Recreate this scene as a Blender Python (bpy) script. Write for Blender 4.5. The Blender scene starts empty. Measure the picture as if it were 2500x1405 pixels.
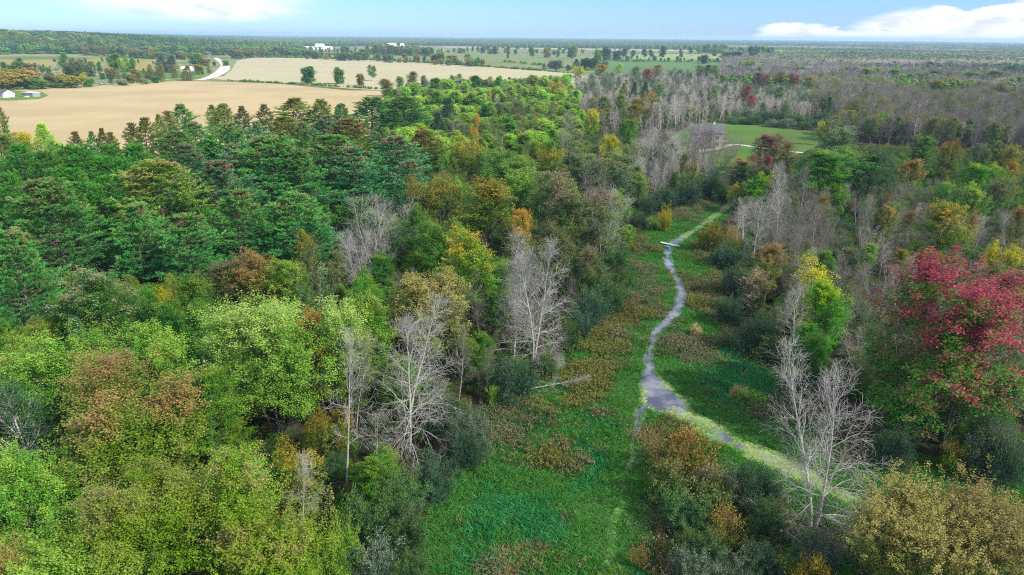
import bpy, bmesh, math
import numpy as np
from mathutils import Vector, Matrix
from mathutils.geometry import tessellate_polygon

R = math.radians
SC = bpy.context.scene
COL = SC.collection
rng = np.random.default_rng(11)

# ------------------------------------------------------------------ camera
CAM_H, FOC, CX, CY = 50.0, 1667.0, 1250.0, 702.5
TANP = 614.0 / FOC
PITCH, ROLL = math.atan(TANP), math.atan(0.0085)
_sp, _cp = math.sin(PITCH), math.cos(PITCH)
FWD = Vector((0, _cp, -_sp)); _r0 = Vector((1, 0, 0)); _u0 = Vector((0, _sp, _cp))
RT = _r0 * math.cos(ROLL) + _u0 * math.sin(ROLL)
UP = _u0 * math.cos(ROLL) - _r0 * math.sin(ROLL)
cd = bpy.data.cameras.new('camera'); cam = bpy.data.objects.new('camera', cd); COL.objects.link(cam)
cd.sensor_width = 36.0; cd.lens = 24.0; cd.clip_start = 0.5; cd.clip_end = 60000
cam.matrix_world = Matrix(((RT.x, UP.x, -FWD.x, 0), (RT.y, UP.y, -FWD.y, 0), (RT.z, UP.z, -FWD.z, CAM_H), (0, 0, 0, 1)))
SC.camera = cam

# ------------------------------------------------------------------ light
SUN_EL = R(39); SUN_H = Vector((0.86, -0.51)).normalized()      # from the right, a little behind the camera
sd = bpy.data.lights.new('sun', 'SUN'); sun = bpy.data.objects.new('sun', sd); COL.objects.link(sun)
sd.energy = 3.6; sd.angle = R(0.53); sd.color = (1.0, 0.94, 0.84)
SUN_DIR = Vector((SUN_H.x * math.cos(SUN_EL), SUN_H.y * math.cos(SUN_EL), math.sin(SUN_EL)))
sun.rotation_euler = SUN_DIR.to_track_quat('Z', 'Y').to_euler()
W = bpy.data.worlds.new('World'); SC.world = W; W.use_nodes = True
nt = W.node_tree; N = nt.nodes; L = nt.links
for n in list(N): N.remove(n)
def wmath(op, a, b=None, c=None, clamp=False):
    n = N.new('ShaderNodeMath'); n.operation = op; n.use_clamp = clamp
    for i, v in enumerate((a, b, c)):
        if v is None: continue
        if isinstance(v, (int, float)): n.inputs[i].default_value = v
        else: L.new(v, n.inputs[i])
    return n.outputs[0]
def wsmooth(v, a, b):
    n = N.new('ShaderNodeMapRange'); n.interpolation_type = 'SMOOTHSTEP'
    L.new(v, n.inputs[0]); n.inputs[1].default_value = a; n.inputs[2].default_value = b
    return n.outputs[0]
sky = N.new('ShaderNodeTexSky'); sky.sky_type = 'NISHITA'; sky.sun_disc = False
sky.sun_elevation = SUN_EL; sky.sun_rotation = math.atan2(SUN_H.x, SUN_H.y)
sky.altitude = 100; sky.air_density = 1.0; sky.dust_density = 0.25; sky.ozone_density = 3.0
tc = N.new('ShaderNodeTexCoord'); sep = N.new('ShaderNodeSeparateXYZ'); L.new(tc.outputs['Generated'], sep.inputs[0])
dx, dy, dz = sep.outputs
az = wmath('ARCTAN2', dx, dy); el = wmath('ARCSINE', dz)
HYP = math.hypot(FOC, 614.0)
def blob(px, py, a, b, rot=0.0):
    """a cloud bank seen at photo position px, py: centre in azimuth / elevation, half sizes in photo pixels"""
    yh = 88.5 + (px - CX) * 0.0085
    a0 = math.atan((px - CX) / HYP); e0 = (yh - py) / HYP
    u = wmath('MULTIPLY', wmath('SUBTRACT', az, a0), HYP / a)
    v = wmath('MULTIPLY', wmath('SUBTRACT', wmath('SUBTRACT', el, e0), wmath('MULTIPLY', wmath('SUBTRACT', az, a0), rot)), HYP / b)
    return wmath('SUBTRACT', 1.0, wmath('SQRT', wmath('ADD', wmath('MULTIPLY', u, u), wmath('MULTIPLY', v, v))))
cmb = N.new('ShaderNodeCombineXYZ'); L.new(az, cmb.inputs[0]); L.new(wmath('MULTIPLY', el, 3.2), cmb.inputs[1])
nz = N.new('ShaderNodeTexNoise'); nz.inputs['Scale'].default_value = 30; nz.inputs['Detail'].default_value = 9; nz.inputs['Roughness'].default_value = 0.58
L.new(cmb.outputs[0], nz.inputs['Vector'])
nz2 = N.new('ShaderNodeTexNoise'); nz2.inputs['Scale'].default_value = 5; nz2.inputs['Detail'].default_value = 7; nz2.inputs['Roughness'].default_value = 0.6
L.new(cmb.outputs[0], nz2.inputs['Vector'])
warp = wmath('SUBTRACT', nz.outputs[0], 0.5)
warp2 = wmath('SUBTRACT', nz2.outputs[0], 0.5)
def mx(*v):
    o = v[0]
    for w_ in v[1:]: o = wmath('MAXIMUM', o, w_)
    return o
cum = mx(blob(1935, 92, 105, 34), blob(2150, 96, 170, 22), blob(2340, 86, 180, 42), blob(2470, 64, 120, 46), blob(2280, 55, 70, 25), blob(2620, 80, 200, 60))
cum = wsmooth(wmath('ADD', cum, wmath('MULTIPLY', warp, 1.0)), 0.02, 0.26)
wis = mx(blob(160, -8, 230, 34, -0.03), blob(400, 2, 330, 46, -0.02), blob(520, 26, 210, 34, -0.03), blob(2150, 62, 95, 24, 0.25))
wis = wmath('MULTIPLY', wsmooth(wmath('ADD', wis, wmath('MULTIPLY', warp2, 1.2)), -0.15, 0.65), 0.88)
# fair-weather cloud fields over the rest of the sky
pl = wmath('DIVIDE', 1.0, wmath('ADD', wmath('MAXIMUM', dz, 0.0), 0.12))
cm2 = N.new('ShaderNodeCombineXYZ'); L.new(wmath('MULTIPLY', dx, pl), cm2.inputs[0]); L.new(wmath('MULTIPLY', dy, pl), cm2.inputs[1])
nz3 = N.new('ShaderNodeTexNoise'); nz3.inputs['Scale'].default_value = 1.3; nz3.inputs['Detail'].default_value = 8; nz3.inputs['Roughness'].default_value = 0.55
L.new(cm2.outputs[0], nz3.inputs['Vector'])
gen = wmath('MULTIPLY', wsmooth(nz3.outputs[0], 0.36, 0.55), wsmooth(el, 0.05, 0.16))
mask = wmath('MAXIMUM', wmath('MAXIMUM', cum, wis), wmath('MULTIPLY', gen, 0.9), clamp=True)
mixc = N.new('ShaderNodeMix'); mixc.data_type = 'RGBA'
L.new(mask, mixc.inputs[0])
CLOUD = (3.4, 3.45, 3.5, 1)
cs = N.new('ShaderNodeMix'); cs.data_type = 'RGBA'; cs.inputs[6].default_value = CLOUD; cs.inputs[7].default_value = (2.25, 2.45, 2.75, 1)
nz4 = N.new('ShaderNodeTexNoise'); nz4.inputs['Scale'].default_value = 22; nz4.inputs['Detail'].default_value = 7; L.new(cmb.outputs[0], nz4.inputs['Vector'])
L.new(wmath('MULTIPLY', wsmooth(nz4.outputs[0], .46, .72), .75), cs.inputs[0])      # cloud shading painted in as grey-blue noise
SKYMUL = (0.25, 0.375, 0.64, 1)
tint = N.new('ShaderNodeMix'); tint.data_type = 'RGBA'; tint.blend_type = 'MULTIPLY'; tint.inputs[0].default_value = 1
L.new(sky.outputs[0], tint.inputs[6]); tint.inputs[7].default_value = SKYMUL
L.new(tint.outputs[2], mixc.inputs[6]); L.new(cs.outputs[2], mixc.inputs[7])
bg = N.new('ShaderNodeBackground'); bg.inputs[1].default_value = 0.15
L.new(mixc.outputs[2], bg.inputs[0])
wo = N.new('ShaderNodeOutputWorld'); L.new(bg.outputs[0], wo.inputs[0])

SC.render.engine = 'CYCLES'
SC.view_settings.view_transform = 'Standard'; SC.view_settings.look = 'None'
SC.view_settings.exposure = 1.15; SC.view_settings.gamma = 1.0; SC.view_settings.use_curve_mapping = False
SC.cycles.filter_width = 1.1
SC.cycles.max_bounces = 5; SC.cycles.diffuse_bounces = 3; SC.cycles.glossy_bounces = 2
SC.cycles.transmission_bounces = 3; SC.cycles.transparent_max_bounces = 6; SC.cycles.volume_bounces = 1
SC.cycles.caustics_reflective = False; SC.cycles.caustics_refractive = False
SC.cycles.use_denoising = False; SC.cycles.denoiser = 'OPENIMAGEDENOISE'; SC.cycles.denoising_input_passes = 'RGB_ALBEDO_NORMAL'; SC.cycles.denoising_prefilter = 'ACCURATE'

# ------------------------------------------------------------------ places
def ray(px, py):
    return FWD * FOC + RT * (px - CX) + UP * (CY - py)
def at(px, py, z=0.0):
    """the point of the level z that the surveyed photo position lies on"""
    d = ray(px, py); t = (z - CAM_H) / d.z
    return np.array((d.x * t, d.y * t))
def atl(pts, z=0.0): return [at(x, y, z) for x, y in pts]
def slant(p, z): return math.sqrt(p[0] ** 2 + p[1] ** 2 + (CAM_H - z) ** 2)
def depth(p, z): return p[1] * _cp + (CAM_H - z) * _sp
def inpoly(P, poly):
    P = np.asarray(P, float); q = np.asarray(poly, float)
    x, y = P[:, 0], P[:, 1]; c = np.zeros(len(P), bool); j = len(q) - 1
    for i in range(len(q)):
        xi, yi = q[i]; xj, yj = q[j]
        m = (yi > y) != (yj > y)
        with np.errstate(divide='ignore', invalid='ignore'):
            c ^= m & (x < (xj - xi) * (y - yi) / (yj - yi) + xi)
        j = i
    return c
def segdist(P, line):
    """distance to a polyline, and where along it (index + fraction)"""
    P = np.asarray(P, float); best = np.full(len(P), 1e9); tt = np.zeros(len(P))
    for i in range(len(line) - 1):
        a = np.asarray(line[i]); b = np.asarray(line[i + 1]); ab = b - a
        t = np.clip(((P - a) @ ab) / max(ab @ ab, 1e-9), 0, 1)
        d = np.linalg.norm(P - (a + t[:, None] * ab), axis=1)
        m = d < best; best[m] = d[m]; tt[m] = i + t[m]
    return best, tt
def sst(x, a, b):
    t = np.clip((x - a) / (b - a), 0, 1); return t * t * (3 - 2 * t)
def vnoise(P, scale, seed=0):
    """smooth value noise, 2-D or 3-D points"""
    P = np.asarray(P, float) / scale; i = np.floor(P).astype(np.int64); f = P - i; f = f * f * (3 - 2 * f)
    D = P.shape[1]; out = np.zeros(len(P))
    for c in range(2 ** D):
        w = np.ones(len(P)); h = np.full(len(P), seed * 7919 + 13, np.int64)
        for d in range(D):
            b = (c >> d) & 1
            w = w * (f[:, d] if b else 1 - f[:, d])
            h = (h * 1103515245 + (i[:, d] + b) * (73856093, 19349663, 83492791)[d]) & 0x7fffffff
            h = (h ^ (h >> 13)) * 1274126177 & 0x7fffffff
        out += w * ((h >> 8) % 65536) / 65535.0
    return out
def fbm(P, scale, seed=0, o=4):
    s = 0; a = 1; t = 0
    for k in range(o):
        s = s + a * vnoise(P, scale / 2 ** k, seed + k); t += a; a *= .5
    return s / t
def terrain(P):
    """level land, with a wooded rise far out to the west"""
    P = np.asarray(P, float); d = np.hypot(P[:, 0], P[:, 1]); a = np.arctan2(P[:, 0], P[:, 1])
    return 33 * sst(d, 1650, 2500) * sst(a, -0.27, -0.60) * (1 - .999 * sst(a, -1.3, -1.7)) * (.92 + .16 * vnoise(P, 500, 3))
def poisson(poly, s, seed=0, keep=None, jitter=.42):
    r = np.random.default_rng(seed); q = np.asarray(poly); lo, hi = q.min(0), q.max(0)
    nx, ny = np.maximum(((hi - lo) / s).astype(int) + 1, 1)
    gx, gy = np.meshgrid(np.arange(nx), np.arange(ny)); P = np.stack([gx.ravel() + .5 * (gy.ravel() % 2), gy.ravel()], 1).astype(float)
    P = (P + r.uniform(-jitter, jitter, P.shape)) * s + lo
    P = P[inpoly(P, poly)]
    return P if keep is None else P[keep(P)]

# ------------------------------------------------------------------ objects
def tag(o, label=None, cat=None, group=None, kind=None):
    if label: o['label'] = label
    if cat: o['category'] = cat
    if group: o['group'] = group
    if kind: o['kind'] = kind
    return o
def mesh_np(name, verts, faces, attrs=None, smooth=False, midx=None):
    """faces: an (n,k) array, or a list of them with different k"""
    me = bpy.data.meshes.new(name)
    if not isinstance(faces, (list, tuple)): faces = [faces]
    faces = [np.asarray(f, np.int32) for f in faces if len(f)]
    nf = sum(len(f) for f in faces); nl = sum(f.size for f in faces)
    me.vertices.add(len(verts)); me.vertices.foreach_set('co', np.asarray(verts, np.float32).ravel())
    me.loops.add(nl); me.loops.foreach_set('vertex_index', np.concatenate([f.ravel() for f in faces]))
    tot = np.concatenate([np.full(len(f), f.shape[1], np.int32) for f in faces])
    me.polygons.add(nf); me.polygons.foreach_set('loop_start', np.concatenate([[0], np.cumsum(tot)[:-1]]).astype(np.int32))
    me.polygons.foreach_set('loop_total', tot)
    if midx is not None: me.polygons.foreach_set('material_index', np.asarray(midx, np.int32))
    me.polygons.foreach_set('use_smooth', np.full(nf, smooth))
    for k, v in (attrs or {}).items():
        a = me.attributes.new(k, 'FLOAT', 'FACE'); a.data.foreach_set('value', np.asarray(v, np.float32))
    me.update(calc_edges=True)
    return me
def link(name, me, mat=None, parent=None, loc=None):
    o = bpy.data.objects.new(name, me)
    if mat is not None and me is not None:
        if not me.materials: me.materials.append(mat)
        else: me.materials[0] = mat
    COL.objects.link(o)
    if parent: o.parent = parent
    if loc is not None: o.location = loc
    return o
def link_part(name, me, parent, **cols):
    """a part that shares its mesh with other trees and carries its own colours as properties"""
    o = bpy.data.objects.new(name, me); COL.objects.link(o); o.parent = parent
    for k, v in cols.items(): o[k] = [float(x) for x in v]
    return o
def empty(name, loc, rz=0, sc=(1, 1, 1), rx=0, ry=0):
    o = bpy.data.objects.new(name, None); COL.objects.link(o); o.empty_display_size = .5
    o.location = loc; o.rotation_euler = (rx, ry, rz); o.scale = sc
    return o

# ------------------------------------------------------------------ materials
def newmat(name):
    m = bpy.data.materials.new(name); m.use_nodes = True
    for n in list(m.node_tree.nodes): m.node_tree.nodes.remove(n)
    return m, m.node_tree.nodes, m.node_tree.links
def mixrgb(N, L, f, a, b, blend='MIX'):
    n = N.new('ShaderNodeMix'); n.data_type = 'RGBA'; n.blend_type = blend
    for s, v in ((0, f), (6, a), (7, b)):
        if isinstance(v, (int, float)): n.inputs[s].default_value = v
        elif isinstance(v, tuple): n.inputs[s].default_value = (*v[:3], 1)
        else: L.new(v, n.inputs[s])
    return n.outputs[2]
def mrange(N, L, v, a, b, c=0., d=1., smooth=True):
    n = N.new('ShaderNodeMapRange'); n.interpolation_type = 'SMOOTHSTEP' if smooth else 'LINEAR'
    L.new(v, n.inputs[0])
    for i, x in enumerate((a, b, c, d)): n.inputs[i + 1].default_value = x
    return n.outputs[0]
def noise(N, L, scale, detail=4, rough=.5, vec=None):
    n = N.new('ShaderNodeTexNoise'); n.inputs['Scale'].default_value = scale; n.inputs['Detail'].default_value = detail; n.inputs['Roughness'].default_value = rough
    if vec is not None: L.new(vec, n.inputs['Vector'])
    return n.outputs[0]
def leaf_mat(name, A, B, thr=.6, soft=.12, trans=.32, C=None, thr2=.85):
    m, N, L = newmat(name)
    bl = N.new('ShaderNodeAttribute'); bl.attribute_name = 'blush'
    rn = N.new('ShaderNodeAttribute'); rn.attribute_name = 'rnd'
    oi = N.new('ShaderNodeObjectInfo')
    c = mixrgb(N, L, mrange(N, L, bl.outputs['Fac'], thr - soft, thr + soft), A, B)
    if C: c = mixrgb(N, L, mrange(N, L, bl.outputs['Fac'], thr2 - soft, thr2 + soft), c, C)
    hs = N.new('ShaderNodeHueSaturation')
    L.new(c, hs.inputs['Color'])
    L.new(mrange(N, L, rn.outputs['Fac'], 0, 1, .482, .512, False), hs.inputs['Hue'])
    L.new(mrange(N, L, rn.outputs['Fac'], 0, 1, .68, 1.4, False), hs.inputs['Value'])
    h2 = N.new('ShaderNodeHueSaturation'); L.new(hs.outputs[0], h2.inputs['Color'])
    L.new(mrange(N, L, oi.outputs['Random'], 0, 1, .488, .512, False), h2.inputs['Hue'])
    L.new(mrange(N, L, oi.outputs['Random'], 0, 1, .82, 1.18, False), h2.inputs['Value'])
    p = N.new('ShaderNodeBsdfPrincipled'); L.new(h2.outputs[0], p.inputs['Base Color'])
    p.inputs['Roughness'].default_value = .5; p.inputs['Specular IOR Level'].default_value = .15
    t = N.new('ShaderNodeBsdfTranslucent'); L.new(mixrgb(N, L, 1., h2.outputs[0], (1.25, 1.3, .6), 'MULTIPLY'), t.inputs[0])
    mx_ = N.new('ShaderNodeMixShader'); mx_.inputs[0].default_value = trans
    L.new(p.outputs[0], mx_.inputs[1]); L.new(t.outputs[0], mx_.inputs[2])
    o = N.new('ShaderNodeOutputMaterial'); L.new(mx_.outputs[0], o.inputs[0])
    return m
PAL, BARKC = {}, {}
def pal(key, name, A, B, thr=.6, soft=.12, trans=.32, C=None, thr2=.85):
    def fresh(c):
        l = .3 * c[0] + .6 * c[1] + .1 * c[2]; return tuple(max(.006, (l + (x - l) * 1.10) * 1.55) for x in c)
    A, B, C = [c and fresh(c) for c in (A, B, C)]
    PAL[key] = (A, B, C or B, (thr, soft, thr2 if C else 2.)); return (name, A, B, thr, soft, trans, C, thr2)
def oattr(N, nm):
    a = N.new('ShaderNodeAttribute'); a.attribute_type = 'OBJECT'; a.attribute_name = nm; return a
def tree_leaf_mat(name, trans):
    """leaf material shared by every tree; each tree's own leaf colours are properties of the tree"""
    m, N, L = newmat(name)
    bl = N.new('ShaderNodeAttribute'); bl.attribute_name = 'blush'
    rn = N.new('ShaderNodeAttribute'); rn.attribute_name = 'rnd'
    oi = N.new('ShaderNodeObjectInfo'); sp = N.new('ShaderNodeSeparateXYZ'); L.new(oattr(N, 'leaf_turn').outputs['Vector'], sp.inputs[0])
    def step(th):
        def mt(op, a, b):
            n = N.new('ShaderNodeMath'); n.operation = op; L.new(a, n.inputs[0]); L.new(b, n.inputs[1]); return n.outputs[0]
        n = N.new('ShaderNodeMapRange'); n.interpolation_type = 'SMOOTHSTEP'; L.new(bl.outputs['Fac'], n.inputs[0])
        L.new(mt('SUBTRACT', th, sp.outputs[1]), n.inputs[1]); L.new(mt('ADD', th, sp.outputs[1]), n.inputs[2]); return n.outputs[0]
    c = mixrgb(N, L, step(sp.outputs[0]), oattr(N, 'leaf_main').outputs['Color'], oattr(N, 'leaf_autumn').outputs['Color'])
    c = mixrgb(N, L, step(sp.outputs[2]), c, oattr(N, 'leaf_tip').outputs['Color'])
    hs = N.new('ShaderNodeHueSaturation'); L.new(c, hs.inputs['Color'])
    L.new(mrange(N, L, rn.outputs['Fac'], 0, 1, .482, .512, False), hs.inputs['Hue']); L.new(mrange(N, L, rn.outputs['Fac'], 0, 1, .68, 1.4, False), hs.inputs['Value'])
    h2 = N.new('ShaderNodeHueSaturation'); L.new(hs.outputs[0], h2.inputs['Color'])
    L.new(mrange(N, L, oi.outputs['Random'], 0, 1, .488, .512, False), h2.inputs['Hue']); L.new(mrange(N, L, oi.outputs['Random'], 0, 1, .82, 1.18, False), h2.inputs['Value'])
    p = N.new('ShaderNodeBsdfPrincipled'); L.new(h2.outputs[0], p.inputs['Base Color'])
    p.inputs['Roughness'].default_value = .5; p.inputs['Specular IOR Level'].default_value = .15
    t = N.new('ShaderNodeBsdfTranslucent'); L.new(mixrgb(N, L, 1., h2.outputs[0], (1.25, 1.3, .6), 'MULTIPLY'), t.inputs[0])
    mx_ = N.new('ShaderNodeMixShader'); mx_.inputs[0].default_value = trans
    L.new(p.outputs[0], mx_.inputs[1]); L.new(t.outputs[0], mx_.inputs[2])
    o = N.new('ShaderNodeOutputMaterial'); L.new(mx_.outputs[0], o.inputs[0]); return m
def tree_bark_mat():
    m, N, L = newmat('tree_bark'); t = N.new('ShaderNodeTexCoord')
    c = mixrgb(N, L, mrange(N, L, noise(N, L, 1.2, 5, .6, t.outputs['Object']), .35, .65), oattr(N, 'bark_dark').outputs['Color'], oattr(N, 'bark_light').outputs['Color'])
    p = N.new('ShaderNodeBsdfPrincipled'); L.new(c, p.inputs['Base Color']); p.inputs['Roughness'].default_value = .9; p.inputs['Specular IOR Level'].default_value = .2
    o = N.new('ShaderNodeOutputMaterial'); L.new(p.outputs[0], o.inputs[0]); return m
def rough_mat(name, A, B, scale=3., rough=.85, detail=5, lo=.35, hi=.65, spec=.2, bump=0., C=None, scale2=.05):
    """two or three colours of the thing mottled by noise in object space"""
    m, N, L = newmat(name); t = N.new('ShaderNodeTexCoord')
    f = noise(N, L, scale, detail, .6, t.outputs['Object'])
    c = mixrgb(N, L, mrange(N, L, f, lo, hi), A, B)
    if C: c = mixrgb(N, L, mrange(N, L, noise(N, L, scale2, 4, .55, t.outputs['Object']), .42, .62), c, C)
    p = N.new('ShaderNodeBsdfPrincipled'); L.new(c, p.inputs['Base Color']); p.inputs['Roughness'].default_value = rough
    p.inputs['Specular IOR Level'].default_value = spec
    if bump:
        b = N.new('ShaderNodeBump'); b.inputs['Strength'].default_value = bump; L.new(f, b.inputs['Height']); L.new(b.outputs[0], p.inputs['Normal'])
    o = N.new('ShaderNodeOutputMaterial'); L.new(p.outputs[0], o.inputs[0])
    return m
# ------------------------------------------------------------------ plant growth
def nrm(v): return v / np.maximum(np.linalg.norm(v, axis=-1, keepdims=True), 1e-9)
ZH = np.array((0, 0, 1.))
def grow(base, d, length, r0, K, up, wob, r, taper=.3):
    n = len(base); pts = np.empty((n, K, 3)); p = base.copy(); d = nrm(d.copy()); st = (length / (K - 1))[:, None]
    up = np.broadcast_to(np.asarray(up, float), (n,))[:, None]
    for k in range(K):
        pts[:, k] = p
        if k < K - 1:
            d = nrm(d + up * ZH + wob * r.normal(size=(n, 3))); p = p + d * st
    return pts, r0[:, None] * (1 - (1 - taper) * np.linspace(0, 1, K))
def fork(pts, rad, m, t0, t1, ang, sd, r, az0=None):
    """m children along every polyline: base, direction, position 0..1, parent radius there, parent number"""
    n, K, _ = pts.shape
    t = np.clip(np.linspace(t0, t1, m)[None] + r.uniform(-.5, .5, (n, m)) * (t1 - t0) / max(m, 1), t0 * .9, 1.0)
    x = t * (K - 1); i = np.minimum(x.astype(int), K - 2); f = x - i
    rows = np.arange(n)[:, None]
    a, b = pts[rows, i], pts[rows, i + 1]
    base = a + (b - a) * f[..., None]; tan = nrm(b - a)
    pr = rad[rows, i] * (1 - f) + rad[rows, i + 1] * f
    ref = np.where(np.abs(tan[..., 2:3]) > .9, np.array((1., 0, 0)), ZH)
    e1 = nrm(np.cross(tan, ref)); e2 = np.cross(tan, e1)
    ph = (np.arange(m) * 2.399)[None] + r.uniform(0, 6.28, (n, 1)) + r.normal(0, .35, (n, m))
    an = np.asarray(ang); an = np.broadcast_to(an, (n, m)) + r.normal(0, sd, (n, m))
    d = tan * np.cos(an)[..., None] + (e1 * np.cos(ph)[..., None] + e2 * np.sin(ph)[..., None]) * np.sin(an)[..., None]
    return base.reshape(-1, 3), d.reshape(-1, 3), t.ravel(), pr.ravel(), np.repeat(np.arange(n), m)
def plen(pts): return np.linalg.norm(np.diff(pts, axis=1), axis=2).sum(1)
def tubes(pts, rad, sides):
    n, K, _ = pts.shape
    d = nrm(pts[:, -1] - pts[:, 0]); ref = np.where(np.abs(d[:, 2:3]) > .9, np.array((1., 0, 0)), ZH)
    e1 = nrm(np.cross(d, ref)); e2 = np.cross(d, e1)
    a = np.arange(sides) * 2 * math.pi / sides
    ring = e1[:, None] * np.cos(a)[None, :, None] + e2[:, None] * np.sin(a)[None, :, None]
    v = pts[:, :, None] + ring[:, None] * rad[:, :, None, None]
    idx = np.arange(n * K * sides).reshape(n, K, sides)
    q = np.stack([idx[:, :-1], np.roll(idx[:, :-1], -1, 2), np.roll(idx[:, 1:], -1, 2), idx[:, 1:]], -1)
    return v.reshape(-1, 3), q.reshape(-1, 4)
def joinvf(parts):
    vs, fs, o = [], [], 0
    for v, f in parts:
        vs.append(v); fs.append(f + o); o += len(v)
    return np.concatenate(vs), np.concatenate(fs)
def leaves(c, nrmv, size, r, asp=.75, blush=None, u=None):
    """pointed leaf faces at c with the given normals"""
    n = len(c); nn = nrm(nrmv)
    u = nrm(np.cross(nn, r.normal(size=(n, 3)))) if u is None else nrm(u)
    w = np.cross(nn, u)
    s = size * r.uniform(.65, 1.3, n)[:, None] if np.ndim(size) == 0 else size[:, None]
    tip = c + u * s * .6; bk = c - u * s * .4; sw = s * asp * .5
    fold = nn * s * .08
    v = np.stack([bk, c + w * sw + fold, tip, c - w * sw + fold], 1).reshape(-1, 3)
    f = np.arange(4 * n).reshape(-1, 4)
    return v, f
def leaf_mesh(name, c, nv, size, r, asp, blush, u=None):
    v, f = leaves(c, nv, size, r, asp, u=u)
    return mesh_np(name, v, f, {'blush': blush, 'rnd': r.random(len(c))})
def blushfield(c, h, R, seed, s=3.2):
    """autumn colour runs in patches, and starts on the outer and upper sprays"""
    rel = np.sqrt((c[:, 0] / R) ** 2 + (c[:, 1] / R) ** 2 + ((c[:, 2] - .55 * h) / (.45 * h)) ** 2)
    return .62 * fbm(c, s, seed, 3) + .20 * np.clip(rel, 0, 1.3) + .28 * np.clip((c[:, 2] / h - .35) / .65, 0, 1)

LEAF_M, NEEDLE_M, BARK_M = tree_leaf_mat('tree_leaves', .24), tree_leaf_mat('tree_needles', .12), tree_bark_mat()
class Proto:
    def __init__(s, wood, crown, H, Rr): s.wood, s.crown, s.H, s.R = wood, crown, H, Rr
def finish(name, wood, c, nv, size, r, asp, blush, H, u=None):
    crown = None
    if c is not None:
        k = np.argsort(blush + r.normal(0, .035, len(blush))); blush = np.empty(len(k)); blush[k] = np.linspace(0, 1, len(k))   # rank: how early this leaf turns
        Rr = np.percentile(np.hypot(c[:, 0], c[:, 1]), 97); Hh = np.percentile(c[:, 2], 99.8)
        crown = leaf_mesh(name + '_crown', c, nv, size, r, asp, blush, u); crown.materials.append(NEEDLE_M if name == 'pine' else LEAF_M)
    else:
        Rr = np.percentile(np.hypot(wood[0][:, 0], wood[0][:, 1]), 98.5); Hh = wood[0][:, 2].max()
    w = mesh_np(name + '_wood', wood[0], wood[1], smooth=True); w.materials.append(BARK_M)
    return Proto(w, crown, Hh, Rr)

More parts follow.
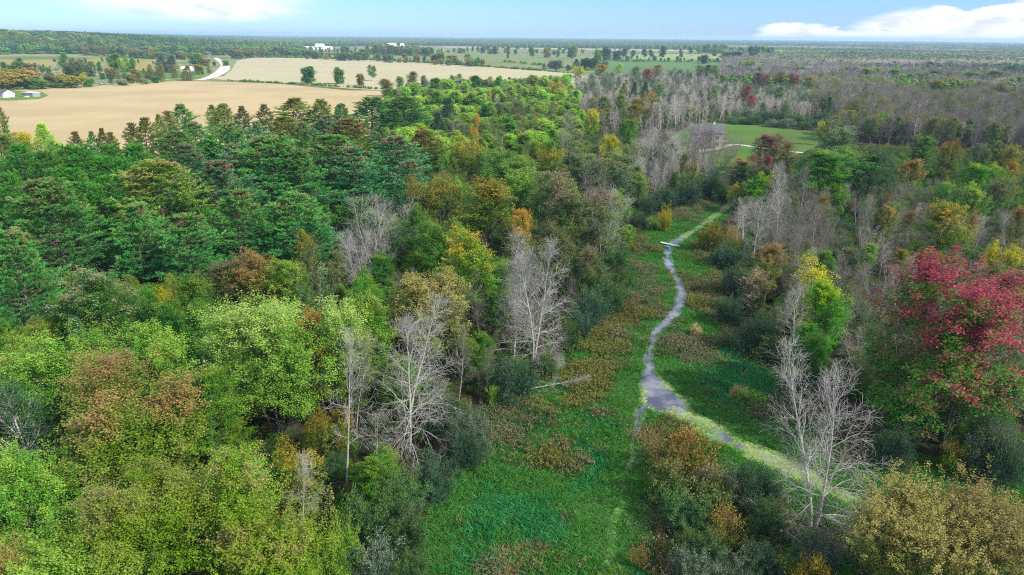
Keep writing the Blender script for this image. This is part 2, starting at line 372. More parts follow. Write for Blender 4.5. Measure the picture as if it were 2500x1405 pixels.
def broadleaf(seed, h=20., Rr=7., leaders=1, limbs=26, l2=6, l3=3, nl=52, leaf=.21, low=.22, a_lo=62, a_hi=15, up=.14, spray=.31, shape=.75, droop=0., thin=1., asp=.78, patch=3.2, flat=.55, l3len=.7, side=None):
    r = np.random.default_rng(seed); wood = []
    if leaders == 1:
        b = np.zeros((1, 3)); d = nrm(np.array([[r.normal(0, .04), r.normal(0, .04), 1]])); tl = np.array([h * .86])
    else:
        b = np.zeros((leaders, 3)); ph = np.arange(leaders) * 6.283 / leaders + r.uniform(0, 6)
        sp = r.uniform(.12, .30, leaders); d = nrm(np.stack([np.cos(ph) * sp, np.sin(ph) * sp, np.ones(leaders)], 1)); tl = h * r.uniform(.72, .88, leaders)
    P0, r0 = grow(b, d, tl, np.full(len(b), .017 * h / math.sqrt(leaders)), 9, .02, .045, r, .22)
    wood.append(tubes(P0, r0, 7))
    m = max(limbs // leaders, 6)
    base, dd, t, pr, pi = fork(P0, r0, m, low, .99, 0.5, .1, r)
    u = np.clip((t - low) / (1 - low), 0, 1)
    # aim each limb by its height on the trunk
    ang = np.radians(a_lo + (a_hi - a_lo) * u) + r.normal(0, .12, len(u))
    ph = np.arctan2(dd[:, 1], dd[:, 0])
    dd = np.stack([np.cos(ph) * np.sin(ang), np.sin(ph) * np.sin(ang), np.cos(ang)], 1)
    env = np.sin(np.pi * (.16 + .66 * u)) ** shape
    ln = Rr * env * r.uniform(.75, 1.2, len(u)) * (1.0 if leaders == 1 else .72)
    ln = np.maximum(ln, h * .10)
    P1, r1 = grow(base, dd, ln, np.minimum(pr * .6, .012 * ln + .03), 6, up - droop * (1 - u), .07, r, .3); wood.append(tubes(P1, r1, 5))
    base, dd, t, pr, pi = fork(P1, r1, l2, .28, 1., .75, .2, r)
    ln = plen(P1)[pi] * (.62 - .34 * t) * r.uniform(.7, 1.25, len(t)) + .35
    P2, r2 = grow(base, dd, ln, pr * .6, 4, up * 1.3 - droop * .6, .1, r, .4); wood.append(tubes(P2, r2, 3))
    base, dd, t, pr, pi = fork(P2, r2, l3, .3, 1., .7, .2, r)
    ln = plen(P2)[pi] * (l3len - .25 * t) * r.uniform(.7, 1.3, len(t)) + .3
    P3, r3 = grow(base, dd, ln, pr * .6, 3, up * 2 - droop, .1, r, .5); wood.append(tubes(P3, r3, 3))
    # leaf sprays along the last two orders
    C, O = [], []
    for P, q, a, b_ in ((P3, nl, .25, 1.18), (P2, max(nl // 2, 6), .62, 1.08)):
        if thin < 1: P = P[r.random(len(P)) < thin]
        n = len(P); t = r.uniform(a, b_, (n, q)); x = t * (P.shape[1] - 1); i = np.clip(x.astype(int), 0, P.shape[1] - 2); f = x - i
        rows = np.arange(n)[:, None]; c = P[rows, i] + (P[rows, i + 1] - P[rows, i]) * f[..., None]
        o = r.normal(0, spray, c.shape) * np.clip(1.25 - .45 * t, .3, 1.2)[..., None]
        o[..., 2] = o[..., 2] * flat - .55 * (o[..., 0] ** 2 + o[..., 1] ** 2)       # each spray is a small drooping plate
        c = c + o
        C.append(c.reshape(-1, 3)); O.append(np.repeat(nrm(P[:, -1] - P[:, 0]), q, 0))
    C = np.concatenate(C); O = np.concatenate(O)
    out = C - np.array((0, 0, .5 * h)); out[:, 2] *= .6
    nv = nrm(out) * .4 + ZH * .85 + r.normal(0, .42, C.shape)
    bl = blushfield(C, h, Rr, seed, patch)
    if side: bl = .62 * fbm(C, patch, seed, 3) + .30 * ((C[:, 0] * side[0] + C[:, 1] * side[1]) / Rr + (C[:, 2] / h - .5) * side[2]) + r.normal(0, .05, len(C))   # one side turns first
    return finish('broadleaf', joinvf(wood), C, nv, leaf, r, asp, bl, h)

def bare(seed, h=20., Rr=5., stems=1, limbs=26, l2=6, l3=4, l4=2, low=.25, a_lo=75, a_hi=22, up=.08, shape=.8, rmin=.009, droop=0., wob=.08, spread=.22, lean=.05, rtrunk=.012, skew=0.):
    r = np.random.default_rng(seed); wood = []
    ph = np.arange(stems) * 6.283 / stems + r.uniform(0, 6); sp = r.uniform(.5, 1.1, stems) * spread if stems > 1 else np.abs(r.normal(0, lean, 1))
    d = nrm(np.stack([np.cos(ph) * sp, np.sin(ph) * sp, np.ones(stems)], 1)); b = np.stack([np.cos(ph), np.sin(ph), 0 * ph], 1) * (.25 if stems > 1 else 0)
    P0, r0 = grow(b, d, h * r.uniform(.84, .98, stems), np.full(stems, rtrunk * h / stems ** .35), 10, .015, .05, r, .14)
    wood.append(tubes(P0, np.maximum(r0, rmin * 1.5), 7))
    m = max(int(limbs / stems ** .6), 6)
    base, dd, t, pr, pi = fork(P0, r0, m, low, .99, .5, .1, r)
    u = np.clip((t - low) / (1 - low), 0, 1); ang = np.radians(a_lo + (a_hi - a_lo) * u) + r.normal(0, .18, len(u))
    ph = np.arctan2(dd[:, 1], dd[:, 0]); dd = np.stack([np.cos(ph) * np.sin(ang), np.sin(ph) * np.sin(ang), np.cos(ang)], 1)
    env = np.sin(np.pi * (.2 + .62 * u)) ** shape
    env = env * (1 - skew) + skew * (1.12 - u) ** .75
    ln = np.maximum(Rr * env * r.uniform(.55, 1.25, len(u)) * (1 if stems == 1 else .7), .8)
    P1, r1 = grow(base, dd, ln, np.minimum(pr * .52, .010 * ln + .02), 7, up * (.3 + u) - droop * (1 - u), wob, r, .28); wood.append(tubes(P1, np.maximum(r1, rmin), 4))
    P, rr = P1, r1
    for lv, (m, k, sc) in enumerate(((l2, 5, .55), (l3, 3, .5), (l4, 3, .55))):
        if not m: break
        base, dd, t, pr, pi = fork(P, rr, m, .2, 1., .62, .2, r)
        ln = plen(P)[pi] * (sc * 1.25 - sc * .7 * t) * r.uniform(.6, 1.3, len(t)) + (.35 if lv else .5)
        P, rr = grow(base, dd, ln, np.maximum(pr * .62, rmin), k, up * .8 - droop * .4, wob * 1.3, r, .5)
        wood.append(tubes(P, np.maximum(rr, rmin), 3))
    return finish('bare', joinvf(wood), None, None, 0, r, 1, None, h)

def pine(seed, h=24., Rr=5.5, low=.22, step=1.35, nb=6, m2=9, droop=.0, full=1., nt=12, lneed=.42, irregular=.3, top=.10):
    r = np.random.default_rng(seed); wood = []
    P0, r0 = grow(np.zeros((1, 3)), np.array([[r.normal(0, .02), r.normal(0, .02), 1.]]), np.array([h]), np.array([.013 * h]), 10, .02, .02, r, .1)
    wood.append(tubes(P0, r0, 7))
    zs = np.arange(low * h, h * .985, step); z = np.repeat(zs, nb) + r.normal(0, .10, len(zs) * nb)
    z = np.clip(z, low * h * .9, h * .985); u = (z / h - low) / (1 - low)
    ph = np.tile(np.arange(nb) * 6.283 / nb, len(zs)) + np.repeat(r.uniform(0, 6.28, len(zs)), nb) + r.normal(0, .25, len(z))
    env = (1 - np.clip(u, 0, 1) ** 1.5) * (.62 + .38 * np.clip(u / .25, 0, 1)) + top
    # boughs of one side grow longer than those of another, whorl by whorl
    big = 1 + irregular * (2 * vnoise(np.stack([np.cos(ph) * 2, np.sin(ph) * 2, z / 2.6], 1), 1., seed) - 1) * 1.6
    ln = np.maximum(Rr * env * big * r.uniform(.8, 1.12, len(z)), .5)
    el = np.radians(-4 + 46 * np.clip(u, 0, 1) ** 1.3 - droop * (1 - u)) + r.normal(0, .09, len(z))
    x = z / h * 9; i = np.clip(x.astype(int), 0, 8); base = P0[0][i] + (P0[0][i + 1] - P0[0][i]) * (x - i)[:, None]
    d = np.stack([np.cos(ph) * np.cos(el), np.sin(ph) * np.cos(el), np.sin(el)], 1)
    P1, r1 = grow(base, d, ln, .012 * ln + .015, 6, .055, .05, r, .3); wood.append(tubes(P1, r1, 4))
    if low > .2:       # dead stubs below the crown
        k = 14; zz = r.uniform(.12, low, k) * h; pp = r.uniform(0, 6.28, k)
        S, sr = grow(np.stack([0 * zz, 0 * zz, zz], 1), np.stack([np.cos(pp), np.sin(pp), -.15 + 0 * pp], 1), r.uniform(1, 3.2, k), np.full(k, .035), 4, 0, .08, r, .3); wood.append(tubes(S, sr, 3))
    base, dd, t, pr, pi = fork(P1, r1, m2, .22, 1., .85, .18, r)
    dd[:, 2] = dd[:, 2] * .22 + .10; dd = nrm(dd)
    l2 = plen(P1)[pi] * (.52 - .34 * t) * r.uniform(.7, 1.25, len(t)) + .35
    P2, r2 = grow(base, dd, l2, np.maximum(pr * .5, .012), 3, .1, .07, r, .5); wood.append(tubes(P2, r2, 3))
    # needle tufts along each branchlet
    n = len(P2); q = 4
    tt = np.linspace(.45, 1.04, q)[None] + r.uniform(-.08, .08, (n, q)); x = tt * 2; i = np.clip(x.astype(int), 0, 1); rows = np.arange(n)[:, None]
    c = P2[rows, i] + (P2[rows, i + 1] - P2[rows, i]) * (x - i)[..., None]
    ax = np.repeat(nrm(P2[:, -1] - P2[:, 0])[:, None], q, 1)
    c = c.reshape(-1, 3); ax = ax.reshape(-1, 3)
    if full < 1: k = r.random(len(c)) < full; c, ax = c[k], ax[k]
    dirs = nrm(np.repeat(ax, nt, 0) * .7 + ZH * .62 + r.normal(0, .5, (len(c) * nt, 3)))
    cc = np.repeat(c, nt, 0) + r.normal(0, .07, (len(c) * nt, 3)) + dirs * lneed * .45
    nv = np.cross(dirs, r.normal(size=dirs.shape)); nv = nrm(nv); nv *= np.sign(nv[:, 2:3] + 1e-6)
    # brown cones hang on the outer twigs of the upper boughs
    bl = .55 * np.repeat(vnoise(c, 1.1, seed + 5), nt) + .45 * np.clip((cc[:, 2] / h - .45) / .5, 0, 1) * np.repeat(vnoise(c, .5, seed + 9) + .35, nt)
    return finish('pine', joinvf(wood), cc, nv, lneed, r, .24, bl, h, u=dirs)

def shrub(seed, h=4.5, Rr=3., stems=26, l2=6, l3=4, nl=22, leaf=.20, asp=.42, up=.06, spray=.16, thin=1.):
    r = np.random.default_rng(seed); wood = []
    ph = r.uniform(0, 6.28, stems); sp = r.uniform(.05, 1.25, stems)
    b = np.stack([np.cos(ph), np.sin(ph), 0 * ph], 1) * (r.uniform(0, .45, stems) * Rr)[:, None]
    d = np.stack([np.cos(ph) * sp, np.sin(ph) * sp, np.ones(stems)], 1)
    top = h * (1.05 - .38 * sp) * r.uniform(.7, 1.1, stems)
    P0, r0 = grow(b, d, top, np.full(stems, .03), 5, up, .1, r, .4); wood.append(tubes(P0, r0, 3))
    base, dd, t, pr, pi = fork(P0, r0, l2, .2, 1., .7, .2, r)
    ln = plen(P0)[pi] * (.55 - .3 * t) * r.uniform(.7, 1.2, len(t)) + .2
    P1, r1 = grow(base, dd, ln, pr * .6, 3, up, .1, r, .5); wood.append(tubes(P1, r1, 3))
    base, dd, t, pr, pi = fork(P1, r1, l3, .25, 1., .7, .2, r)
    ln = plen(P1)[pi] * (.6 - .3 * t) * r.uniform(.7, 1.2, len(t)) + .15
    P2, r2 = grow(base, dd, ln, pr * .6, 3, up, .1, r, .5)
    if thin < 1: P2 = P2[r.random(len(P2)) < thin]
    n = len(P2); t = r.uniform(0, 1.15, (n, nl)); x = t * 2; i = np.clip(x.astype(int), 0, 1); rows = np.arange(n)[:, None]
    c = P2[rows, i] + (P2[rows, i + 1] - P2[rows, i]) * (x - i)[..., None]; c = (c + r.normal(0, spray, c.shape)).reshape(-1, 3)
    c[:, 2] = np.abs(c[:, 2])
    u = nrm(np.repeat(nrm(P2[:, -1] - P2[:, 0]), nl, 0) + r.normal(0, .6, c.shape))
    nv = np.cross(u, r.normal(size=c.shape)); nv *= np.sign(nv[:, 2:3] + 1e-6)
    return finish('shrub', joinvf(wood), c, nv, leaf, r, asp, blushfield(c, h, Rr, seed, 1.4), h, u=u)

def simple_tree(seed, h=16., Rr=5., lumps=16, q=70, leaf=1.0, low=.12, conic=False, asp=.9, pw=1.):
    """a tree that is only ever seen from far away: trunk, a few limbs and leaf clumps"""
    r = np.random.default_rng(seed)
    P0, r0 = grow(np.zeros((1, 3)), np.array([[0, 0, 1.]]), np.array([h * .85]), np.array([.018 * h]), 5, 0, .03, r, .2)
    k = lumps; u = (np.arange(k) + r.random(k)) / k; z = h * (low + (.97 - low) * u)
    env = (1 - u) ** .8 * .95 + .05 if conic else np.sin(np.pi * (.14 + .76 * u)) ** .7
    ph = np.arange(k) * 2.4 + r.normal(0, .4, k); rad = Rr * env * r.uniform(.35, .8, k) * pw
    if conic: rad *= .55
    lc = np.stack([np.cos(ph) * rad, np.sin(ph) * rad, z], 1)
    ls = (Rr * .42 * (.5 + .6 * env) if not conic else Rr * (.2 + .5 * env)) * r.uniform(.7, 1.2, k)
    P1, r1 = grow(np.stack([0 * z, 0 * z, z * .7], 1), lc - np.stack([0 * z, 0 * z, z * .7], 1), np.linalg.norm(lc - np.stack([0 * z, 0 * z, z * .7], 1), axis=1), np.full(k, .006 * h), 3, .05, .05, r, .4)
    wood = joinvf([tubes(P0, r0, 5), tubes(P1, r1, 3)])
    dv = nrm(r.normal(size=(k, q, 3))); dv[..., 2] = np.abs(dv[..., 2]) * 1.1 - .35
    c = lc[:, None] + dv * ls[:, None, None] * r.uniform(.6, 1.08, (k, q, 1)) * np.array((1, 1, .72))
    nv = dv + r.normal(0, .45, dv.shape) + ZH * .2
    c = c.reshape(-1, 3); nv = nv.reshape(-1, 3)
    c = c[c[:, 2] > .15]; nv = nv[:len(c)]
    return finish('simple', wood, c, nv, leaf, r, asp, blushfield(c, h, Rr, seed, 4.), h)

# ------------------------------------------------------------------ one set of each kind
PR = {
 'maple': [broadleaf(1, 20, 7.2), broadleaf(2, 20, 7.5, leaders=2, limbs=30), broadleaf(3, 20, 6.4, limbs=24, up=.14, a_lo=58), broadleaf(4, 20, 7.4, leaders=3, limbs=32, low=.3), broadleaf(5, 20, 6.2, up=.15, a_lo=55, a_hi=14, spray=.30)],
 'maple_big': [broadleaf(6, 20, 9.6, leaders=4, limbs=46, l2=7, l3=3, nl=60, leaf=.175, a_lo=60, a_hi=12, up=.20, spray=.30, flat=.8, l3len=.85, patch=2.6), broadleaf(7, 19, 9., leaders=3, limbs=42, l2=7, l3=3, nl=60, leaf=.175, a_lo=58, a_hi=12, up=.20, spray=.30, flat=.8, l3len=.85, patch=2.4)],
 'flame': [broadleaf(11, 15, 9.5, leaders=3, limbs=40, l2=6, l3=3, nl=54, leaf=.20, up=.22, a_lo=66, a_hi=12, spray=.22, low=.2, patch=2.2, flat=1., l3len=.95), broadleaf(12, 15, 9.5, leaders=4, limbs=40, l2=6, l3=3, nl=54, leaf=.20, up=.22, a_lo=68, spray=.22, low=.18, patch=2.2, flat=1., l3len=.95)],
 'crimson': [broadleaf(15, 24, 9.4, leaders=5, limbs=58, l2=6, l3=3, nl=62, leaf=.23, up=.17, a_lo=84, a_hi=14, spray=.30, flat=.7, l3len=.75, low=.06, shape=.5, patch=1.6, side=(.34, -.05, .95))],
 'ash': [broadleaf(21, 19, 6., limbs=22, l2=6, l3=4, nl=13, leaf=.27, spray=.3, thin=.75, up=.12), broadleaf(22, 19, 5.4, leaders=2, limbs=24, l2=6, l3=4, nl=12, leaf=.27, spray=.3, thin=.7, up=.12)],
 'poplar': [broadleaf(31, 17, 4., limbs=28, l2=6, l3=3, nl=26, leaf=.30, a_lo=52, a_hi=16, up=.12, low=.28), broadleaf(32, 17, 4.4, leaders=2, limbs=30, l2=6, l3=3, nl=26, leaf=.30, a_lo=55, up=.12, low=.25)],
 'hedge': [broadleaf(181, 14, 5.6, leaders=3, limbs=36, l2=6, l3=3, nl=30, leaf=.42, low=.05, a_lo=84, a_hi=20, shape=.45, spray=.42), broadleaf(182, 14, 5., leaders=2, limbs=34, l2=6, l3=3, nl=30, leaf=.42, low=.06, a_lo=80, a_hi=16, shape=.5, spray=.40, up=.13), broadleaf(183, 14, 6., leaders=4, limbs=38, l2=6, l3=3, nl=30, leaf=.42, low=.04, a_lo=86, a_hi=24, shape=.4, spray=.45)],
 'oak': [broadleaf(41, 15, 6.6, leaders=3, limbs=32, l2=7, l3=4, nl=16, leaf=.27, a_lo=78, a_hi=28, up=.05, shape=.5, low=.3, spray=.22)],
 'bare_big': [bare(51, 20, 6.4, droop=.11, low=.10, limbs=34, skew=.85, a_lo=68), bare(52, 21, 6.4, stems=2, droop=.15, limbs=38, low=.10, spread=.16, skew=.7, a_lo=72), bare(53, 19, 6.4, stems=5, limbs=30, spread=.36, low=.3, a_lo=48, up=.06), bare(54, 20, 4.6, limbs=28, low=.22, a_lo=62, droop=.02)],
 'bare_dense': [bare(61, 16, 4.4, stems=3, limbs=22, l4=1, l2=6, l3=4, spread=.25, a_lo=46, a_hi=18, up=.1, low=.25), bare(62, 17, 4.0, stems=1, limbs=20, l4=1, l2=6, l3=4, a_lo=50, a_hi=18, up=.12, low=.32), bare(63, 15, 4.6, stems=4, limbs=22, l4=1, l2=5, l3=4, spread=.34, a_lo=44, up=.09, low=.2), bare(64, 18, 3.6, stems=1, limbs=18, l4=1, l2=6, l3=4, a_lo=46, a_hi=16, up=.12, low=.42)],
 'bare_snag': [bare(71, 15, 2.6, limbs=16, l2=5, l3=3, l4=2, low=.35, a_lo=70, wob=.14, lean=.1), bare(72, 13, 3.2, limbs=13, l2=5, l3=3, l4=2, low=.3, a_lo=72, wob=.2, lean=.2)],
 'bare_far': [bare(81, 15, 3.6, stems=2, limbs=14, l2=5, l3=3, l4=0, spread=.2, a_lo=48, rmin=.03, up=.1), bare(82, 16, 3.2, limbs=12, l2=5, l3=3, l4=0, a_lo=46, rmin=.03, up=.12, low=.35)],
 'pine': [pine(91, 24, 5.6), pine(92, 24, 5.2, irregular=.4), pine(93, 23, 4.6, low=.3, irregular=.45), pine(94, 24, 6., low=.16, irregular=.3)],
 'red_pine': [pine(101, 20, 3.9, low=.4, step=.9, nb=5, m2=9, nt=10, lneed=.42, droop=-8, top=.22, irregular=.22), pine(102, 20, 3.6, low=.42, step=.9, nb=5, m2=9, nt=10, lneed=.42, droop=-8, top=.25, irregular=.22)],
 'spire': [pine(111, 15, 2.6, low=.05, step=.55, nb=6, m2=6, nt=7, lneed=.26, droop=14, irregular=.12, top=.03), pine(112, 15, 3.0, low=.04, step=.6, nb=6, m2=6, nt=7, lneed=.28, droop=8, irregular=.2, top=.03)],
 'willow': [shrub(121), shrub(122, 4.2, 3.2, stems=30), shrub(123, 5., 2.8, stems=24, leaf=.22)],
 'brush': [shrub(131, 3.2, 2.4, stems=22, l2=5, nl=14, leaf=.2, asp=.7, thin=.8), shrub(132, 2.8, 2.2, stems=20, l2=5, nl=12, leaf=.18, asp=.5, thin=.6)],
 'far_round': [simple_tree(141), simple_tree(142, 17, 5.4, lumps=20), simple_tree(143, 15, 4.6, lumps=14)],
 'far_oval': [simple_tree(151, 18, 4.4, lumps=22, q=80, leaf=.9, low=.03, pw=.9), simple_tree(152, 17, 3.6, lumps=16, low=.15)],
 'far_cone': [simple_tree(161, 16, 3.6, lumps=16, q=55, conic=True, leaf=.8, low=.03), simple_tree(162, 18, 3.2, lumps=18, q=55, conic=True, leaf=.8, low=.05)],
 'far_bush': [simple_tree(171, 4., 3.2, lumps=10, q=60, leaf=.7, low=.1), simple_tree(172, 3., 2.6, lumps=8, q=60, leaf=.6, low=.1)],
}
# ------------------------------------------------------------------ leaf and bark colours
LEAFC = {
 'green': pal('green', 'leaf_green', (.036, .115, .018), (.09, .17, .025), 0.86),
 'mid': pal('mid', 'leaf_mid_green', (.055, .155, .022), (.12, .19, .03), 0.85),
 'yg': pal('yg', 'leaf_yellow_green', (.085, .185, .026), (.16, .24, .045), 0.75),
 'pale': pal('pale', 'leaf_pale_green', (.125, .215, .04), (.21, .28, .075), 0.7),
 'popl': pal('popl', 'leaf_poplar', (.15, .28, .045), (.25, .35, .07), 0.72),
 'bright': pal('bright', 'leaf_bright_green', (.048, .17, .014), (.18, .25, .02), 0.86),
 'dark': pal('dark', 'leaf_dark_green', (.030, .082, .034), (.055, .10, .038), 0.9),
 'grey': pal('grey', 'leaf_grey_green', (.070, .125, .050), (.14, .17, .08), 0.75),
 'brown': pal('brown', 'leaf_brown_green', (.07, .12, .034), (.115, .12, .05), 0.7),
 'olive': pal('olive', 'leaf_olive', (.10, .13, .022), (.18, .155, .028), 0.62),
 'golden': pal('golden', 'leaf_golden', (.115, .14, .032), (.185, .165, .06), 0.45),
 'yellow': pal('yellow', 'leaf_yellow', (.15, .20, .020), (.30, .28, .03), 0.55),
 'blush': pal('blush', 'leaf_orange_blush', (.10, .19, .026), (.18, .205, .05), 0.64, 0.2, C=(.29, .18, .085), thr2=0.91),
 'tips': pal('tips', 'leaf_pink_tips', (.10, .195, .022), (.14, .205, .03), 0.66, 0.14, C=(.21, .18, .08), thr2=0.95),
 'rosy': pal('rosy', 'leaf_rosy', (.070, .125, .035), (.115, .145, .055), 0.66, 0.16, C=(.18, .125, .085), thr2=0.92),
 'crimson': pal('crimson', 'leaf_crimson', (.046, .13, .020), (.115, .10, .035), 0.52, 0.14, C=(.215, .045, .065), thr2=0.67),
 'red': pal('red', 'leaf_red', (.13, .06, .04), (.21, .055, .05), 0.5),
 'wine': pal('wine', 'leaf_wine', (.085, .055, .04), (.145, .05, .055), 0.5),
 'rust': pal('rust', 'leaf_rust', (.12, .15, .032), (.22, .145, .052), 0.66, .08),
 'orange': pal('orange', 'leaf_orange', (.14, .18, .03), (.30, .19, .04), 0.55, .08),
 'gmix': pal('gmix', 'leaf_green_orange', (.070, .15, .018), (.15, .20, .025), 0.62, 0.12, C=(.28, .21, .035), thr2=0.87),
 'fleck': pal('fleck', 'leaf_green_flecked', (.045, .115, .022), (.19, .20, .11), 0.84, .04),
 'wil': pal('wil', 'leaf_willow', (.032, .070, .042), (.055, .10, .055), 0.75, trans=.2),
 'wilg': pal('wilg', 'leaf_willow_green', (.035, .090, .036), (.075, .13, .045), 0.75, trans=.2),
 'wilgrey': pal('wilgrey', 'leaf_willow_grey', (.075, .115, .078), (.12, .16, .11), 0.7, trans=.2),
 'tan': pal('tan', 'leaf_tan', (.20, .16, .09), (.31, .25, .14), 0.5),
 'pine': pal('pine', 'needles_green', (.050, .185, .050), (.10, .235, .062), 0.6, 0.15, .12, C=(.19, .13, .085), thr2=0.935),
 'pineblue': pal('pineblue', 'needles_blue_green', (.046, .170, .068), (.10, .225, .10), 0.55, 0.15, .12, C=(.20, .13, .095), thr2=0.9),
 'pineyg': pal('pineyg', 'needles_yellow_green', (.070, .165, .030), (.14, .20, .045), 0.5, 0.15, .12, C=(.22, .14, .08), thr2=0.93),
 'pinebr': pal('pinebr', 'needles_brown_tipped', (.055, .135, .028), (.13, .155, .04), 0.5, 0.15, .12, C=(.17, .125, .055), thr2=0.78),
 'redpine': pal('redpine', 'needles_deep_green', (.042, .155, .030), (.075, .20, .036), 0.6, .1, .12),
 'spruce': pal('spruce', 'needles_spruce', (.030, .075, .042), (.05, .11, .06), 0.65, .1, .1),
 'cedar': pal('cedar', 'needles_cedar', (.10, .125, .025), (.20, .17, .04), 0.6, .1, .12),
}
BARKC.update({
 'dead': ('bark_weathered', (.35, .335, .31), (.54, .515, .48), 1.2, .9),
 'grey': ('bark_grey', (.175, .16, .14), (.29, .265, .235), 1.2, .9),
 'pale': ('bark_pale', (.34, .31, .275), (.54, .50, .45), .8, .9),
 'brown': ('bark_brown', (.10, .085, .07), (.19, .165, .14), 1.5, .92),
 'pine': ('bark_pine', (.13, .095, .075), (.22, .17, .14), 1.5, .92),
 'birch': ('bark_white', (.34, .32, .29), (.66, .64, .60), .9, .85),
})
class Lazy(dict):
    """materials for the scattered woods, made when first wanted"""
    def __init__(s, f, t): s.f, s.t = f, t
    def __missing__(s, k): s[k] = s.f(*s.t[k]); return s[k]
MAT, BARK = Lazy(leaf_mat, LEAFC), Lazy(rough_mat, BARKC)

# ------------------------------------------------------------------ ground
def polar_ground():
    az_ = np.concatenate([np.linspace(-math.pi, -1.0, 40, False), np.linspace(-1.0, 1.0, 120, False), np.linspace(1.0, math.pi, 40, False)])
    rr_ = np.concatenate([np.array((12, 25, 50, 100, 200, 400, 700, 1000, 1300)), np.linspace(1500, 3000, 40), np.geomspace(3300, 26000, 16)])
    A, Q = np.meshgrid(az_, rr_); P = np.stack([np.sin(A) * Q, np.cos(A) * Q], -1).reshape(-1, 2)
    v = np.concatenate([np.zeros((1, 3)), np.column_stack([P, terrain(P)])]); n = len(az_)
    i = 1 + np.arange(len(rr_) * n).reshape(len(rr_), n)
    q = np.stack([i[:-1], i[1:], np.roll(i[1:], -1, 1), np.roll(i[:-1], -1, 1)], -1).reshape(-1, 4)
    t = np.stack([np.zeros(n, int), i[0], np.roll(i[0], -1)], -1)
    return mesh_np('ground', v, [q[:, ::-1], t[:, ::-1]])
gm, N_, L_ = newmat('ground_mat')
t_ = N_.new('ShaderNodeTexCoord').outputs['Object']
c_ = mixrgb(N_, L_, mrange(N_, L_, noise(N_, L_, .35, 6, .65, t_), .4, .62), (.030, .034, .016), (.070, .060, .034))
c2_ = mixrgb(N_, L_, mrange(N_, L_, noise(N_, L_, .006, 6, .6, t_), .40, .58), (.085, .135, .040), (.20, .20, .085))
ln_ = N_.new('ShaderNodeVectorMath'); ln_.operation = 'LENGTH'; L_.new(t_, ln_.inputs[0])
cc_ = mixrgb(N_, L_, mrange(N_, L_, ln_.outputs['Value'], 420, 900), c_, c2_)   # woodland litter gives way to open country
p_ = N_.new('ShaderNodeBsdfPrincipled'); L_.new(cc_, p_.inputs['Base Color']); p_.inputs['Roughness'].default_value = .95; p_.inputs['Specular IOR Level'].default_value = .1
o_ = N_.new('ShaderNodeOutputMaterial'); L_.new(p_.outputs[0], o_.inputs[0])
g = tag(link('ground', polar_ground(), gm), 'level open country running out to the horizon', 'ground', kind='structure')

def sheet(name, poly, z, mat, label, cat, kind='structure', wob=0., step=None, seed=0):
    """a flat sheet of ground with a slightly uneven outline"""
    P = [np.asarray(p, float) for p in poly]
    if step:
        Q = []
        for i in range(len(P)):
            a, b = P[i], P[(i + 1) % len(P)]; n = max(int(np.linalg.norm(b - a) / step), 1)
            Q += [a + (b - a) * k / n for k in range(n)]
        P = Q
    P = np.array(P)
    if wob: P = P + wob * np.stack([fbm(P, 14 * wob, seed) - .5, fbm(P, 14 * wob, seed + 7) - .5], 1) * 2
    v = [Vector((x, y, 0)) for x, y in P]; tr = tessellate_polygon([v])
    tr = np.array([t if (v[t[1]] - v[t[0]]).cross(v[t[2]] - v[t[0]]).z > 0 else t[::-1] for t in tr])
    return tag(link(name, mesh_np(name, np.column_stack([P, np.full(len(P), z)]), tr), mat), label, cat, kind=kind)
def ribbon(name, line, widths, z, mat, label, cat, sub=5, kind='structure', wob=0.):
    P = []; Wd = []
    pts = [np.asarray(p) for p in line]
    for i in range(len(pts) - 1):
        p0, p1, p2, p3 = pts[max(i - 1, 0)], pts[i], pts[i + 1], pts[min(i + 2, len(pts) - 1)]
        for k in range(sub):
            t = k / sub; P.append(.5 * ((2 * p1) + (p2 - p0) * t + (2 * p0 - 5 * p1 + 4 * p2 - p3) * t * t + (3 * p1 - p0 - 3 * p2 + p3) * t ** 3)); Wd.append(widths[i] * (1 - t) + widths[i + 1] * t)
    P.append(pts[-1]); Wd.append(widths[-1]); P = np.array(P); Wd = np.array(Wd)
    if wob: Wd = Wd * (1 + wob * (2 * fbm(P, 3.5, 5) - 1))
    T = nrm(np.gradient(P, axis=0)); S = np.stack([-T[:, 1], T[:, 0]], 1)
    n = len(P); v = np.concatenate([P + S * Wd[:, None] / 2, P - S * Wd[:, None] / 2]); i = np.arange(n - 1)
    q = np.stack([i + n, i + n + 1, i + 1, i], 1)
    tag(link(name, mesh_np(name, np.column_stack([v, np.full(2 * n, z)]), q), mat), label, cat, kind=kind)
    return P, Wd

def field_mat(name, A, B, C, rowdir, rows=.25, s=.012):
    """crop colours in broad patches with faint drill rows"""
    m, N, L = newmat(name); t = N.new('ShaderNodeTexCoord').outputs['Object']
    mp = N.new('ShaderNodeMapping'); L.new(t, mp.inputs[0]); mp.inputs['Rotation'].default_value = (0, 0, rowdir); mp.inputs['Scale'].default_value = (1, .08, 1)
    c = mixrgb(N, L, mrange(N, L, noise(N, L, s, 5, .6, t), .38, .62), A, B)
    c = mixrgb(N, L, mrange(N, L, noise(N, L, rows, 3, .6, mp.outputs[0]), .45, .75, 0, .6), c, C)
    c = mixrgb(N, L, mrange(N, L, noise(N, L, 1.5, 3, .6, t), .3, .7, 0, .35), c, tuple(x * .7 for x in C))
    p = N.new('ShaderNodeBsdfPrincipled'); L.new(c, p.inputs['Base Color']); p.inputs['Roughness'].default_value = .95; p.inputs['Specular IOR Level'].default_value = .1
    o = N.new('ShaderNodeOutputMaterial'); L.new(p.outputs[0], o.inputs[0]); return m
F_TAN = field_mat('ripe_crop', (0.346, 0.275, 0.152), (0.411, 0.337, 0.190), (0.372, 0.293, 0.162), 1.45)
